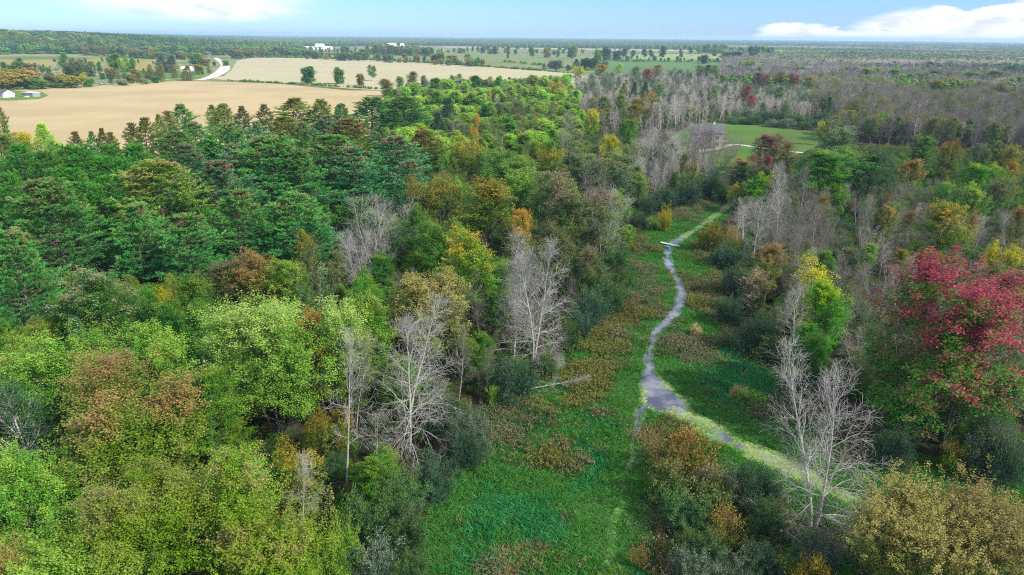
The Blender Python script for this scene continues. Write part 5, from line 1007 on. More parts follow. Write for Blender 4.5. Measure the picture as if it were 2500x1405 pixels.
# --- the fields: trees that stand alone or in hedgerows
for x, yt, w, k, pal, s, wh, pr_, h in [(748, 162, 42, 'fround', 'green', 'large egg-shaped dark green tree', 'on the hedge between the tan fields', 1, 18), (827, 165, 33, 'fround', 'mid', 'narrow egg-shaped tree', 'with a gold side on the field hedge', 1, 17), (908, 158, 26, 'foval', 'grey', 'white-trunked sparse tree', 'on the field hedge', 1, 18), (880, 180, 22, 'fround', 'olive', 'thin olive tree', 'beside the white-trunked sparse tree', 2, 12), (550, 147, 20, 'fround', 'bright', 'ball-shaped green tree', 'beside the gravel road', 0, 9), (523, 150, 10, 'fround', 'green', 'small round tree', 'on the lawn side of the gravel road', 2, 7)]:
    T(k, x, yt, h, w, pal, s, wh, proto=pr_, bark='birch' if 'white' in s else None)
MID = [ # x, top, base y, width, kind, palette, short, where
 (478, 128, 160, 38, 'fround', 'bright', 'bright green round tree', 'over the white farmhouse'), (500, 142, 162, 26, 'fround', 'rust', 'orange-red tree', 'beside the bright green tree at the farmhouse'), (395, 137, 178, 34, 'fcone', 'spruce', 'blue spruce', 'left of the white farmhouse'), (415, 134, 178, 34, 'fcone', 'spruce', 'second blue spruce', 'left of the white farmhouse'), (426, 158, 192, 18, 'fcone', 'cedar', 'golden cedar', 'before the farmhouse lawn'), (455, 160, 197, 34, 'fcone', 'cedar', 'broad golden cedar', 'at the lane end before the farmhouse'), (487, 157, 182, 26, 'fround', 'olive', 'gold-green bush tree', 'before the white farmhouse'), (510, 163, 178, 16, 'fcone', 'cedar', 'little golden cedar', 'by the road junction'), (505, 168, 194, 14, 'bfar', None, 'small grey bare tree', 'at the lane end'),
 (392, 158, 196, 24, 'fcone', 'cedar', 'golden cedar', 'beside the lane before the spruces'), (368, 158, 196, 24, 'fcone', 'cedar', 'olive cedar', 'beside the lane'), (340, 175, 200, 26, 'fcone', 'cedar', 'gold cedar', 'on the lane hedge'), (318, 180, 204, 24, 'fround', 'olive', 'olive bush tree', 'on the lane hedge'), (278, 130, 188, 34, 'foval', 'mid', 'tall leafy tree', 'above the lane hedge'), (300, 138, 188, 28, 'foval', 'popl', 'tree with pale trunk', 'beside the tall leafy tree'), (318, 140, 190, 26, 'foval', 'mid', 'loose green tree', 'right of the pale-trunked tree'), (150, 128, 178, 26, 'foval', 'mid', 'tall green tree', 'in the grey hedgerow'), (200, 140, 180, 24, 'fround', 'grey', 'grey-green tree', 'in the grey hedgerow'), (225, 150, 180, 24, 'foval', 'mid', 'slim green tree', 'in the grey hedgerow'), (45, 140, 178, 20, 'foval', 'mid', 'green tree', 'at the far end of the grey hedgerow'), (160, 183, 215, 56, 'fround', 'olive', 'wide gold-green bush tree', 'beside the lane'), (200, 176, 214, 22, 'foval', 'yellow', 'yellow tree', 'beside the lane'), (215, 190, 213, 24, 'fround', 'mid', 'green bush', 'below the yellow tree'), (25, 172, 218, 90, 'fround', 'olive', 'wide golden tree', 'above the white cottage'), (70, 165, 215, 50, 'fround', 'rust', 'brown-gold tree', 'above the grey shed'), (90, 190, 218, 50, 'fround', 'mid', 'green bush tree', 'behind the grey shed'), (-20, 178, 220, 60, 'fround', 'olive', 'golden tree', 'cut by the frame above the cottage'), (125, 180, 212, 34, 'fround', 'brown', 'grey-brown bush', 'on the verge behind the shed'), (270, 190, 204, 12, 'fcone', 'spruce', 'small dark spruce', 'on the lane side'), (350, 190, 206, 26, 'fbush', 'brown', 'grey-brown hedge bush', 'along the lane'), (300, 196, 209, 36, 'fbush', 'brown', 'long grey hedge bush', 'along the lane'), (380, 185, 203, 20, 'fround', 'green', 'dark bush tree', 'along the lane'),
 (20, 98, 130, 66, 'fround', 'mid', 'large green tree', 'at the edge of the yellow field'), (55, 100, 130, 50, 'fround', 'yg', 'orange-topped green tree', 'at the edge of the yellow field'), (135, 110, 133, 44, 'fround', 'yg', 'yellow-topped round tree', 'on the yellow field edge'), (110, 118, 132, 26, 'fround', 'grey', 'grey-green tree', 'on the yellow field edge'), (175, 116, 136, 22, 'fround', 'grey', 'hazy green tree', 'on the yellow field edge'), (200, 112, 137, 28, 'fround', 'grey', 'dull green tree', 'below the wooded ridge'), (228, 97, 137, 32, 'foval', 'bright', 'tall fresh green tree', 'below the wooded ridge'), (250, 118, 138, 22, 'fround', 'rosy', 'pinkish tree', 'below the wooded ridge'), (285, 118, 140, 26, 'fround', 'rosy', 'brown-pink tree', 'below the wooded ridge'), (325, 117, 142, 26, 'fround', 'olive', 'olive tree', 'along the yellow field'), (345, 122, 143, 20, 'fround', 'rosy', 'pink-brown tree', 'along the yellow field'), (365, 120, 143, 24, 'fround', 'grey', 'grey tree', 'along the yellow field'), (390, 128, 144, 26, 'fround', 'olive', 'low olive tree', 'by the blue spruces'), (445, 126, 146, 24, 'fround', 'olive', 'olive tree', 'behind the white farmhouse'), (300, 105, 132, 30, 'fround', 'mid', 'green tree', 'by the far white shed'), (420, 120, 144, 12, 'fcone', 'spruce', 'dark cedar', 'behind the farmhouse'),
 (508, 125, 142, 26, 'bfar', None, 'grey bare tree', 'beside the gravel road'), (575, 121, 142, 36, 'fround', 'olive', 'gold-brown tree', 'at the road bend'), (605, 123, 141, 30, 'fround', 'olive', 'gold tree', 'on the far edge of the stubble field'), (635, 121, 140, 24, 'fcone', 'cedar', 'gold-green cedar', 'on the far edge of the stubble field'), (680, 112, 140, 34, 'fround', 'grey', 'pale olive tree', 'left of the white barns'), (655, 126, 141, 18, 'fround', 'mid', 'little green tree', 'on the stubble field edge'), (712, 124, 140, 40, 'fround', 'mid', 'hedge tree', 'below the white barns'), (755, 122, 140, 44, 'fround', 'mid', 'long green hedge tree', 'below the white barns'), (780, 128, 141, 18, 'fround', 'green', 'dark hedge tree', 'below the white barns'), (801, 128, 143, 18, 'fround', 'orange', 'orange bush tree', 'on the stubble field edge'), (836, 128, 145, 40, 'fround', 'mid', 'green thicket tree', 'on the stubble field edge'), (880, 126, 147, 44, 'fround', 'mid', 'broad green thicket tree', 'on the stubble field edge'), (895, 112, 128, 12, 'foval', 'spruce', 'dark lone tree', 'in the pasture before the long barn'), (930, 106, 126, 46, 'fround', 'olive', 'broad olive tree', 'before the long barn'), (965, 112, 135, 50, 'fround', 'olive', 'round olive-gold tree', 'before the long barn'), (1005, 112, 134, 40, 'fround', 'olive', 'rounded gold tree', 'right of the long barn'), (1040, 115, 136, 34, 'fround', 'grey', 'grey-green tree', 'right of the gold trees'), (988, 130, 149, 16, 'foval', 'bright', 'slim green tree', 'on the stubble field edge'), (1018, 133, 151, 22, 'fround', 'orange', 'orange-gold tree', 'on the stubble field edge'), (1062, 132, 153, 32, 'fround', 'olive', 'gold and green tree', 'on the stubble field edge'), (1075, 127, 154, 28, 'fround', 'yg', 'green tree', 'beside the gold and green tree'), (1105, 134, 156, 32, 'fround', 'olive', 'gold thicket tree', 'on the stubble field edge'), (1130, 133, 157, 14, 'bfar', None, 'pale bare tree', 'in the gold thicket'), (1150, 142, 160, 26, 'fround', 'yg', 'light green bush tree', 'on the stubble field edge'), (1170, 140, 160, 16, 'foval', 'mid', 'green tree', 'at the stubble field corner'), (1140, 132, 148, 18, 'fround', 'mid', 'round green tree', 'in the pasture'), (1190, 112, 127, 14, 'foval', 'grey', 'grey tree', 'in the far pasture'), (1210, 112, 133, 16, 'fround', 'grey', 'dusky tree', 'in the far pasture'), (1240, 110, 153, 11, 'foval', 'olive', 'thin olive poplar', 'in the pasture'), (1300, 116, 146, 18, 'foval', 'mid', 'leaning green tree', 'in the pasture'), (1335, 116, 142, 22, 'fround', 'olive', 'olive tree', 'in the pasture'), (1362, 118, 146, 14, 'foval', 'grey', 'thin grey tree', 'in the pasture'), (1395, 112, 143, 24, 'fround', 'yg', 'yellow-green tree', 'in the pasture by the dark grove'), (1408, 106, 132, 10, 'foval', 'olive', 'gold-edged tree', 'in the pasture'), (1328, 155, 171, 12, 'fcone', 'brown', 'small brown cedar', 'at the stubble field end'), (1358, 158, 172, 12, 'fcone', 'brown', 'brown cedar', 'by the grey bush'), (1356, 147, 168, 40, 'fround', 'wilgrey', 'silver-grey round tree', 'at the stubble field end'), (1388, 158, 173, 14, 'fcone', 'spruce', 'small dark cedar', 'right of the silver-grey tree'), (1408, 145, 168, 24, 'fcone', 'dark', 'dark cedar', 'in the grove at the field end'), (1430, 142, 168, 26, 'fround', 'dark', 'dark tree', 'in the grove at the field end'), (1455, 150, 168, 30, 'fround', 'brown', 'dusky tree', 'behind the orange-crowned maple'), (1460, 120, 148, 24, 'fround', 'yg', 'lime tree', 'in the dark grove'), (1482, 116, 148, 30, 'fround', 'dark', 'dark grove tree', 'beyond the deep green field'), (1505, 124, 148, 24, 'fround', 'dark', 'second dark grove tree', 'beyond the deep green field'), (1522, 118, 146, 24, 'foval', 'grey', 'grey-green grove tree', 'beyond the deep green field'), (1545, 122, 145, 18, 'foval', 'grey', 'sparse tree', 'on the tall hedgerow'), (1575, 119, 146, 18, 'foval', 'dark', 'dark oval tree', 'on the tall hedgerow'), (1592, 120, 146, 18, 'foval', 'grey', 'grey oval tree', 'on the tall hedgerow'), (1616, 112, 150, 24, 'foval', 'spruce', 'tallest dark tree', 'on the tall hedgerow'), (1664, 118, 150, 12, 'foval', 'grey', 'spindly tree', 'on the tall hedgerow'), (1688, 112, 138, 16, 'foval', 'yg', 'light tree', 'behind the light green field'), (1720, 134, 156, 22, 'fround', 'dark', 'dark round tree', 'at the hedgerow end'), (1706, 116, 136, 12, 'foval', 'mid', 'small green tree', 'behind the light green field'), (1745, 118, 138, 14, 'fround', 'mid', 'green tree', 'at the far end of the light green field'), (1840, 112, 150, 30, 'foval', 'mid', 'tall green tree', 'standing over the right-hand woods'), (1790, 125, 150, 60, 'fround', 'dark', 'dark spreading tree', 'by the light green field end')]
for x, yt, yb, w, k, pal, s, wh in MID: T(k, x, yt, 12, w, pal, s, wh, base=(x, yb))

for x, yt, b, w, pr_, k, s, wh in [(1700, 285, (1705, 392), 80, 0, 'bgrey', 'twiggy bare tree', 'before the blue-grey house roof'), (1728, 300, (1722, 402), 80, 2, 'bgrey', 'bushy bare tree', 'before the middle of the stone house'), (1760, 305, (1752, 398), 60, 1, 'bgrey', 'thin bare tree', 'before the stone bay of the house'), (1665, 295, (1668, 400), 80, 2, 'bgrey', 'wide bare tree', 'at the hidden end of the stone house'), (1715, 295, (1716, 412), 90, 3, 'bgrey', 'grey leaning bare tree', 'before the stone house windows'), (1745, 312, (1740, 408), 70, 0, 'bgrey', 'low twiggy bare tree', 'before the stone house corner'), (1690, 280, (1688, 388), 80, 2, 'bgrey', 'spreading bare tree', 'over the long house roof'), (1790, 330, (1778, 402), 60, 2, 'bgrey', 'small twiggy bare tree', 'before the house drive')]:
    T(k, x, yt, 18, w, None, s, wh, base=b, proto=pr_)
# hedgerow trees too small to describe singly, by hedge and colour
def row(x0, y0, x1, y1, n, hpx, pals, where, group, seed, kinds=('hround', 'hoval')):
    r = np.random.default_rng(seed); nm = {'hround': 'rounded', 'hoval': 'narrow', 'bfar': 'bare', 'fcone': 'pointed'}
    for i in range(n):
        t = (i + r.uniform(.1, .9)) / n; x = x0 + (x1 - x0) * t; y = y0 + (y1 - y0) * t + r.normal(0, .8); hp = hpx * r.uniform(.55, 1.25); k = kinds[r.integers(len(kinds))]; pl_ = pals[r.integers(len(pals))] if k != 'bfar' else None
        xy = at(x, y); h = hp * depth(xy, 0) / FOC; w = h * (r.uniform(.75, 1.3) if k == 'hround' else r.uniform(.45, .7))
        plant(k, xy, h, w, pl_, ' '.join(f"{nm[k]} {ROWC.get(pl_, pl_ or 'grey')} tree {where}".split()), group)
ROWC = {'mid': 'green', 'green': 'deep green', 'yg': 'yellow-green', 'popl': 'lime green', 'grey': 'grey-green', 'olive': 'olive', 'brown': 'brownish', 'rosy': 'pinkish brown', 'dark': 'dark green', 'cedar': 'gold-green', 'orange': 'orange', 'bright': 'bright green', 'spruce': 'blue-green'}
row(-60, 184, 270, 187, 44, 30, ['grey', 'mid', 'brown', 'green'], 'in the grey hedgerow below the yellow field', 'trees of the grey hedgerow', 611, ('hround', 'hoval', 'bfar', 'bfar', 'bfar'))
row(240, 194, 400, 193, 18, 22, ['mid', 'olive', 'cedar'], 'on the hedge beside the grey lane', 'trees of the lane hedge', 612, ('hround', 'fcone', 'bfar'))
row(0, 131, 400, 145, 44, 22, ['mid', 'grey', 'olive', 'brown', 'rosy', 'yg'], 'on the top edge of the yellow field', 'trees along the yellow field', 613)
row(400, 147, 500, 140, 10, 18, ['mid', 'olive', 'grey'], 'behind the white farmhouse', 'trees behind the farmhouse', 614)
row(560, 141, 720, 140, 22, 19, ['olive', 'cedar', 'mid', 'yg', 'brown'], 'on the far edge of the stubble field', 'trees along the stubble field', 615)
row(700, 131, 920, 132, 24, 15, ['mid', 'grey', 'green', 'olive'], 'below the white barns', 'trees below the barns', 616)
row(720, 142, 1180, 163, 40, 17, ['mid', 'olive', 'yg', 'orange', 'green'], 'along the stubble field and pasture', 'trees between stubble and pasture', 617)
row(900, 134, 1080, 138, 22, 20, ['olive', 'grey', 'mid'], 'in the thicket before the long barn', 'trees of the barn thicket', 618)
row(1080, 130, 1440, 136, 30, 15, ['mid', 'grey', 'green', 'olive'], 'dotted over the far pasture', 'trees of the far pasture', 619, ('hround', 'hoval', 'bfar'))
row(1440, 148, 1790, 152, 26, 11, ['dark', 'grey', 'mid'], 'on the hedgerow beyond the deep green field', 'trees of the tall hedgerow', 620)
row(1420, 168, 1480, 168, 6, 22, ['dark', 'brown', 'spruce'], 'in the grove at the stubble field end', 'trees of the field-end grove', 621)
row(1700, 128, 1900, 142, 24, 20, ['mid', 'popl', 'yg', 'grey', 'dark'], 'at the edge of the light green field', 'trees at the light field edge', 622)

row(520, 124, 720, 124, 20, 13, ['mid', 'grey', 'dark', 'olive'], 'beyond the far end of the gravel road', 'trees beyond the gravel road', 623)
row(130, 152, 380, 160, 10, 14, ['mid', 'olive', 'grey'], 'dotted below the yellow field', 'trees below the yellow field', 624)
row(1200, 119, 1700, 124, 26, 9, ['mid', 'grey', 'dark'], 'along the thin tan strip field', 'trees along the tan strip', 625)
# ------------------------------------------------------------------ the rest of the near woods, tree by tree
HX = np.array([h['xy'] for h in HERO]); HW = np.array([h['w'] for h in HERO])
HN = np.array([i for i, h in enumerate(HERO) if h['top'] < 1300 and np.hypot(*h['xy']) < 520 and -60 < h['px'] < 2560])
COLW = {'green': 'deep green', 'mid': 'mid-green', 'yg': 'yellow-green', 'pale': 'pale green', 'popl': 'lime', 'bright': 'bright green', 'dark': 'dark green', 'grey': 'grey-green', 'brown': 'brownish', 'olive': 'olive', 'golden': 'golden', 'yellow': 'yellow', 'tips': 'pink-tipped', 'rosy': 'rosy', 'gmix': 'orange-flecked', 'rust': 'rusty', 'wil': 'dark', 'wilg': 'green', 'wilgrey': 'silvery', 'pine': 'green', 'pineblue': 'blue-green', 'redpine': 'dark', 'pineyg': 'yellow-green', 'pinebr': 'brown-tipped', 'spruce': 'dark', 'tan': 'tan', 'cedar': 'gold-green', 'wine': 'wine-red', 'red': 'red', 'orange': 'orange', None: ''}
KW = {'maple': 'maple', 'flame': 'maple', 'ash': 'ash', 'oak': 'oak', 'poplar': 'poplar', 'bgrey': 'bare grey tree', 'bfar': 'pale bare tree', 'bare': 'weathered bare tree', 'snag': 'thin bare tree', 'pine': 'pine', 'rpine': 'pine', 'spire': 'spruce', 'willow': 'willow', 'brush': 'shrub'}
PLACED = [np.array(HX), np.array(HW)]
COUNT = {}
FILLED = []
def fill(poly, step, mix, seed, cap=10 ** 6, clear=.34, cover=.42):
    """mix: (weight, kind, palettes, height range, width range)"""
    r = np.random.default_rng(seed); P = poisson(poly, step, seed); P = P[np.argsort(np.hypot(P[:, 0], P[:, 1]))]
    wts = np.array([m[0] for m in mix], float); wts /= wts.sum(); n = 0
    for p in P:
        if n >= cap: break
        k = mix[r.choice(len(mix), p=wts)]; _, kind, pals, hr, wr = k
        pal = pals[r.integers(len(pals))] if pals else None
        h = r.uniform(*hr); w = r.uniform(*wr)
        d = np.hypot(*(PLACED[0] - p).T)
        if (d < clear * (PLACED[1] + w) * .5 * 1.25).any(): continue
        px, py = proj(p, h); bx, by = proj(p, 0)
        if px < -160 or px > 2660 or py > 1480: continue
        wp = w * FOC / depth(p, h * .6); bad = False
        for hh in HERO:                       # leave the trees in front of it readable
            if hh['xy'][1] > p[1] - .5 and abs(hh['px'] - px) < .42 * (hh['wpx'] + wp) and hh['top'] < by:
                lim = hh['top'] + cover * (hh['bot'] - hh['top'])
                if py < lim:
                    zz = h
                    while zz > 3 and proj(p, zz)[1] < lim: zz -= .6
                    if zz < (4 if kind in ('willow', 'brush') else 6.5): bad = True; break
                    h = zz; py = proj(p, h)[1]
        if bad: continue
        w = min(w, h * 1.1 if kind == 'poplar' else h * .75) if kind not in ('willow', 'brush') else w
        dd = np.hypot(*(HX[HN] - p).T); a = HERO[HN[dd.argmin()]]; v = p - a['xy']
        if abs(v[1]) > abs(v[0]): rel = 'behind' if v[1] > 0 else 'in front of'
        else: rel = 'streamward of' if (v[0] > 0) == (p[0] < .12 * p[1]) else 'landward of'
        size = 'short' if h < .72 * hr[1] else ('tall' if h > .92 * hr[1] else '')
        body = (KW[kind] if not pal else COLW[pal] + ' ' + KW[kind])
        label = ' '.join(f"{size} {body} {rel} the {a['short']}".split())
        if len(label.split()) > 16: label = ' '.join(f"{body} {rel} the {a['short']}".split()[:16])
        o = plant(kind, p, h, w, pal, label, bark=('pale' if kind == 'bgrey' and r.random() < .25 else None))
        FILLED.append(o)
        PLACED[0] = np.vstack([PLACED[0], p]); PLACED[1] = np.append(PLACED[1], w)
        n += 1; COUNT[kind] = COUNT.get(kind, 0) + 1
    return n
Z_MAPLE = atl([(-260, 765), (700, 730), (860, 760), (900, 900), (955, 1080), (985, 1250), (950, 1420), (860, 1750), (-700, 1750)])
Z_PINE = atl([(-180, 458), (400, 448), (930, 405), (1020, 500), (860, 720), (700, 725), (-260, 760)])
Z_MID = atl([(1020, 500), (1300, 420), (1560, 400), (1560, 585), (1470, 750), (1330, 915), (1180, 985), (1130, 1090), (960, 1080), (860, 760)])
Z_POPL = atl([(945, 385), (950, 248), (1000, 226), (1200, 222), (1385, 212), (1420, 300), (1400, 390), (1300, 410), (1020, 470)])
Z_HOUSE = atl([(1420, 300), (1500, 325), (1690, 395), (1760, 440), (1700, 470), (1560, 535), (1560, 400), (1400, 395)])
Z_PALE = atl([(1405, 205), (1500, 196), (1640, 190), (1850, 190), (1985, 225), (2000, 300), (1900, 300), (1800, 292), (1640, 318), (1500, 325), (1420, 300)])
Z_RNEAR = atl([(1815, 505), (1860, 480), (1920, 420), (2010, 360), (2640, 380), (2760, 1010), (2400, 1100), (2150, 1040), (2000, 930), (1860, 815), (1800, 720), (1795, 600)])
Z_RFAR = atl([(2015, 350), (1990, 250), (2000, 205), (2660, 205), (2660, 380)])
fill(Z_MAPLE, 6.0, [(5, 'maple', ['green', 'mid', 'yg', 'yg', 'mid', 'tips'], (10, 14.5), (6.5, 9.5)), (1, 'oak', ['olive', 'yg'], (8, 12), (6, 8)), (.6, 'brush', ['green', 'mid'], (3, 4.5), (4, 6))], 301, cover=.74)
fill(Z_PINE, 8.6, [(4, 'pine', ['pine', 'pineblue', 'pine'], (15, 20.5), (7, 10)), (2.2, 'rpine', ['redpine'], (15, 19), (6.5, 8)), (1, 'maple', ['green', 'mid', 'brown'], (9, 13), (6, 8))], 302, clear=.30, cover=.62)
fill(Z_MID, 5.9, [(4, 'maple', ['green', 'mid', 'mid', 'rosy', 'yg', 'grey'], (11, 16), (6, 9)), (2., 'ash', ['grey', 'olive', 'brown', 'mid'], (11, 16), (6, 8)), (1.4, 'bgrey', None, (11, 16), (5, 7)), (1, 'willow', ['wil', 'wilg'], (4, 7), (5, 7))], 303, cover=.6)
fill(Z_POPL, 12.5, [(6, 'poplar', ['popl', 'popl', 'pale', 'yg', 'mid'], (11, 15), (9, 11.5)), (.5, 'bgrey', None, (12, 16), (5, 7))], 304, cap=230, cover=.55, clear=.24)
fill(atl([(950, 240), (1000, 222), (1200, 214), (1385, 206), (1395, 226), (1200, 242), (1000, 254)]), 12.5, [(1, 'poplar', ['popl', 'pale', 'popl', 'yg', 'mid'], (8, 12), (8.5, 11))], 309, cover=.6, clear=.22)
fill(Z_HOUSE, 5.2, [(3, 'bgrey', None, (12, 17), (5, 8)), (1.2, 'bare', None, (14, 18), (6, 8)), (1, 'maple', ['olive', 'brown', 'green'], (9, 13), (5, 7)), (1.2, 'willow', ['wil', 'wilg'], (4, 6), (5, 7))], 305, cap=60)
fill(Z_PALE, 8.5, [(5, 'bfar', None, (13, 17), (5, 8)), (1.2, 'bgrey', None, (12, 15), (5, 7)), (.9, 'maple', ['olive', 'brown', 'rosy', 'grey', 'green'], (10, 14), (6, 8))], 306, cap=120, cover=.45)
fill(Z_RNEAR, 5.6, [(5, 'bgrey', None, (9.5, 15), (5.5, 8.5)), (1.3, 'ash', ['grey', 'mid', 'brown'], (9, 13), (5, 7)), (1.2, 'maple', ['brown', 'green', 'mid', 'olive'], (8, 12), (5, 8)), (1.4, 'willow', ['wil', 'wilg', 'brown'], (4, 6), (5, 7))], 307, cap=185)
fill(Z_RFAR, 9.5, [(1.2, 'maple', ['mid', 'grey', 'olive', 'dark', 'brown', 'rust'], (11, 15), (7, 11))], 308, cap=34)
# look-alikes that one description fits are one group
for lb, obs in LABELS.items():
    if len(obs) > 1:
        for o in obs: o['group'] = o.get('group') or 'look-alikes: ' + lb
for o in FILLED:
    if 'group' not in o:
        o['group'] = {'maple_tree': 'maples filling the near woods', 'ash_tree': 'ashes filling the near woods', 'oak_tree': 'oaks filling the near woods', 'bare_tree': 'bare trees of the near woods', 'pine_tree': 'pines of the pine stand', 'poplar_tree': 'poplars of the poplar belt', 'willow_shrub': 'willows in the near woods', 'leafy_shrub': 'shrubs in the near woods', 'spruce_tree': 'spruces'}[o.name.split('.')[0]]

# ------------------------------------------------------------------ far-off woods and undergrowth that read as one mass
def pm(key, pal, bark, i=0):
    p = PR[key][i]; return ([(p.crown, MAT[pal])] if p.crown is not None else []) + [(p.wood, BARK[bark])]
def wood_stuff(name, P, h, w, idx, protos, H, Rr, label, cat, seed, z=None):
    r = np.random.default_rng(seed); n = len(P)
    s = np.column_stack([w / 2 / Rr, w / 2 / Rr, h / H])
    return scatter(name, P, terrain(P) - .1 if z is None else z, r.uniform(0, 6.28, n), s, idx, protos, label, cat)
def sector(x0, x1, d0, d1, step, seed, gap=None):
    """points between two bearings (given as photo columns) and two distances"""
    a0, a1 = math.atan((x0 - CX) / HYP), math.atan((x1 - CX) / HYP)
    r = np.random.default_rng(seed); n = int((a1 - a0) * (d1 ** 2 - d0 ** 2) / 2 / step ** 2)
    d = np.sqrt(r.uniform(d0 ** 2, d1 ** 2, n)); a = r.uniform(a0, a1, n)
    P = np.stack([np.sin(a) * d, np.cos(a) * d], 1)
    if gap: k = fbm(P, gap[0], seed + 3, 3) > gap[1]; P = P[k]
    return P
FAR = [pm('far_round', 'mid', 'brown', 0), pm('far_round', 'green', 'brown', 1), pm('far_round', 'olive', 'brown', 2), pm('far_round', 'grey', 'grey', 1), pm('far_cone', 'spruce', 'pine', 0), pm('far_cone', 'pine', 'pine', 1), pm('bare_far', 'mid', 'grey', 1), pm('far_round', 'rosy', 'brown', 0), pm('far_round', 'popl', 'brown', 2), pm('far_round', 'wine', 'brown', 2), pm('far_round', 'dark', 'brown', 0), pm('bare_far', 'mid', 'pale', 0)]
def far_wood(name, P, probs, hr, wr, label, seed, patch=160, mingle=.26):
    """probs: how common each kind is; kinds gather in patches"""
    r = np.random.default_rng(seed); n = len(P); pr = np.asarray(probs, float)
    S = np.stack([fbm(P, patch, seed * 31 + i, 3) * 1.6 + r.gumbel(0, mingle, n) + .35 * math.log(pr[i]) if pr[i] > 0 else np.full(n, -9.) for i in range(len(FAR))], 1)
    k = S.argmax(1); h = r.uniform(*hr, n); w = r.uniform(*wr, n); h = np.where((k == 4) | (k == 5), h * 1.15, h)
    return wood_stuff(name, P, h, w, k, FAR, 16., 4.6, label, 'woods', seed)
#                 mid green olive grey spr pine bgrey rosy popl wine dark bpale
far_wood('ridge_woods', sector(-260, 730, 1860, 3200, 12.5, 401), (.4, 1.2, .2, 1.6, 1., .4, .15, .1, .05, 0, 9, 0), (14, 22), (13, 20), 'dark green woods covering the distant western rise', 401)
far_wood('distant_woods', np.concatenate([sector(530, 860, 3300, 5200, 12.5, 402), sector(830, 1190, 3700, 5600, 13, 403), sector(1170, 1770, 3300, 5400, 13, 404)]), (.6, .8, .4, 1.8, 1.2, .6, .8, .3, .3, .1, 4., .9), (13, 18), (10, 15), 'mixed green woods beyond the pastures', 402, 220)
far_wood('red_woods', sector(838, 905, 3480, 3720, 9, 405), (0, 0, 0, .3, 0, 0, 0, .4, 0, 4, .2, 0), (14, 18), (9, 13), 'wine-red patch of trees at the front of the distant woods', 405, 60)
far_wood('eastern_woods', np.concatenate([sector(1760, 2620, 760, 1250, 8.6, 407), sector(1770, 2620, 1250, 2600, 10.5, 408)]), (.8, .6, .7, 1.2, .1, .2, 3.2, .4, .6, .05, 1.2, 4.2), (12, 15), (9, 13), 'mixed bare and green woods reaching far out on the right', 407, 340, .15)
far_wood('eastern_far_woods', sector(1700, 2640, 2600, 4600, 13.5, 409), (.8, .8, .7, 1.6, .2, .3, 1.6, .4, .6, .05, 1.6, 3.2), (12, 15), (10, 15), 'hazy mixed woods farther out on the right', 409, 600, .15)
far_wood('horizon_woods', sector(-200, 2700, 4200, 15000, 62, 410, (1400, .40)), (.3, .7, .3, 1, .8, .6, .3, .1, .1, 0, 5, 0), (12, 17), (40, 70), 'blue-green line of woods along the horizon', 410, 700)
def uncover(P, h, cover):
    """lower or drop those of a mass that would stand in front of a tree picked out by hand"""
    h = h.copy(); keep = np.ones(len(P), bool)
    D = np.stack([P[:, 0], P[:, 1]], 1)
    def pj(z):
        v = np.column_stack([P, z - CAM_H]); w = v @ np.array(FWD); return CX + FOC * (v @ np.array(RT)) / w, CY - FOC * (v @ np.array(UP)) / w
    px, _ = pj(h)
    for hh in HERO:
        if np.hypot(*hh['xy']) < 200: continue
        m = (P[:, 1] < hh['xy'][1] + 2) & (np.abs(px - hh['px']) < .5 * hh['wpx'] + 14)
        if not m.any(): continue
        lim = hh['top'] + cover * (hh['bot'] - hh['top'])
        for _ in range(14):
            bad = m & (pj(h)[1] < lim) & (h > 2.5)
            if not bad.any(): break
            h[bad] *= .86
    keep = h > 4.2
    return P[keep], h[keep], keep
# bare grey wood beyond the trees one can pick out
P = np.concatenate([poisson(Z_RFAR, 5.4, 421), poisson(Z_PALE, 7.5, 424), sector(2010, 2640, 560, 780, 6.6, 422)])
P = P[[(np.hypot(*(PLACED[0] - p).T) > .42 * PLACED[1]).all() for p in P]]; r_ = np.random.default_rng(423); n_ = len(P)
inp_ = inpoly(P, Z_PALE)
BG = [pm('bare_dense', 'mid', 'grey', 1), pm('bare_dense', 'mid', 'grey', 3), pm('bare_dense', 'mid', 'grey', 0), pm('bare_far', 'mid', 'pale', 1), pm('ash', 'brown', 'grey', 0), pm('ash', 'olive', 'grey', 1), pm('ash', 'dark', 'grey', 0)]
hb_ = r_.uniform(11, 16, n_) - 3 * inp_; P, hb_, ok_ = uncover(P, hb_, .55); inp_ = inp_[ok_]; n_ = len(P)
wood_stuff('bare_woods', P, hb_, np.minimum(r_.uniform(6, 9, n_), hb_ * .65), np.where(inp_, r_.choice([1, 3, 3, 3, 3, 6], n_), r_.choice(6, n_, p=[.3, .26, .24, .1, .06, .04])), BG, 18.5, 4.4, 'grey mass of leafless trees filling the right distance', 'woods', 423)
# young poplars that close the belt
P = poisson(Z_POPL, 7., 461); P = P[[(np.hypot(*(PLACED[0] - p).T) > .36 * PLACED[1]).all() for p in P]]; r_ = np.random.default_rng(462); n_ = len(P)
P, hh_, ok_ = uncover(P, r_.uniform(7, 11.5, n_), .6); n_ = len(P); w_ = r_.uniform(6.5, 9, n_)
YP = [pm('poplar', 'popl', 'birch', 0), pm('poplar', 'yg', 'birch', 1), pm('poplar', 'pale', 'birch', 1), pm('ash', 'grey', 'grey', 0)]
wood_stuff('poplar_thicket', P, hh_, w_, r_.choice(4, n_, p=[.4, .25, .2, .15]), YP, 17.5, 4.4, 'thicket of young lime green poplars filling the poplar belt', 'woods', 463)
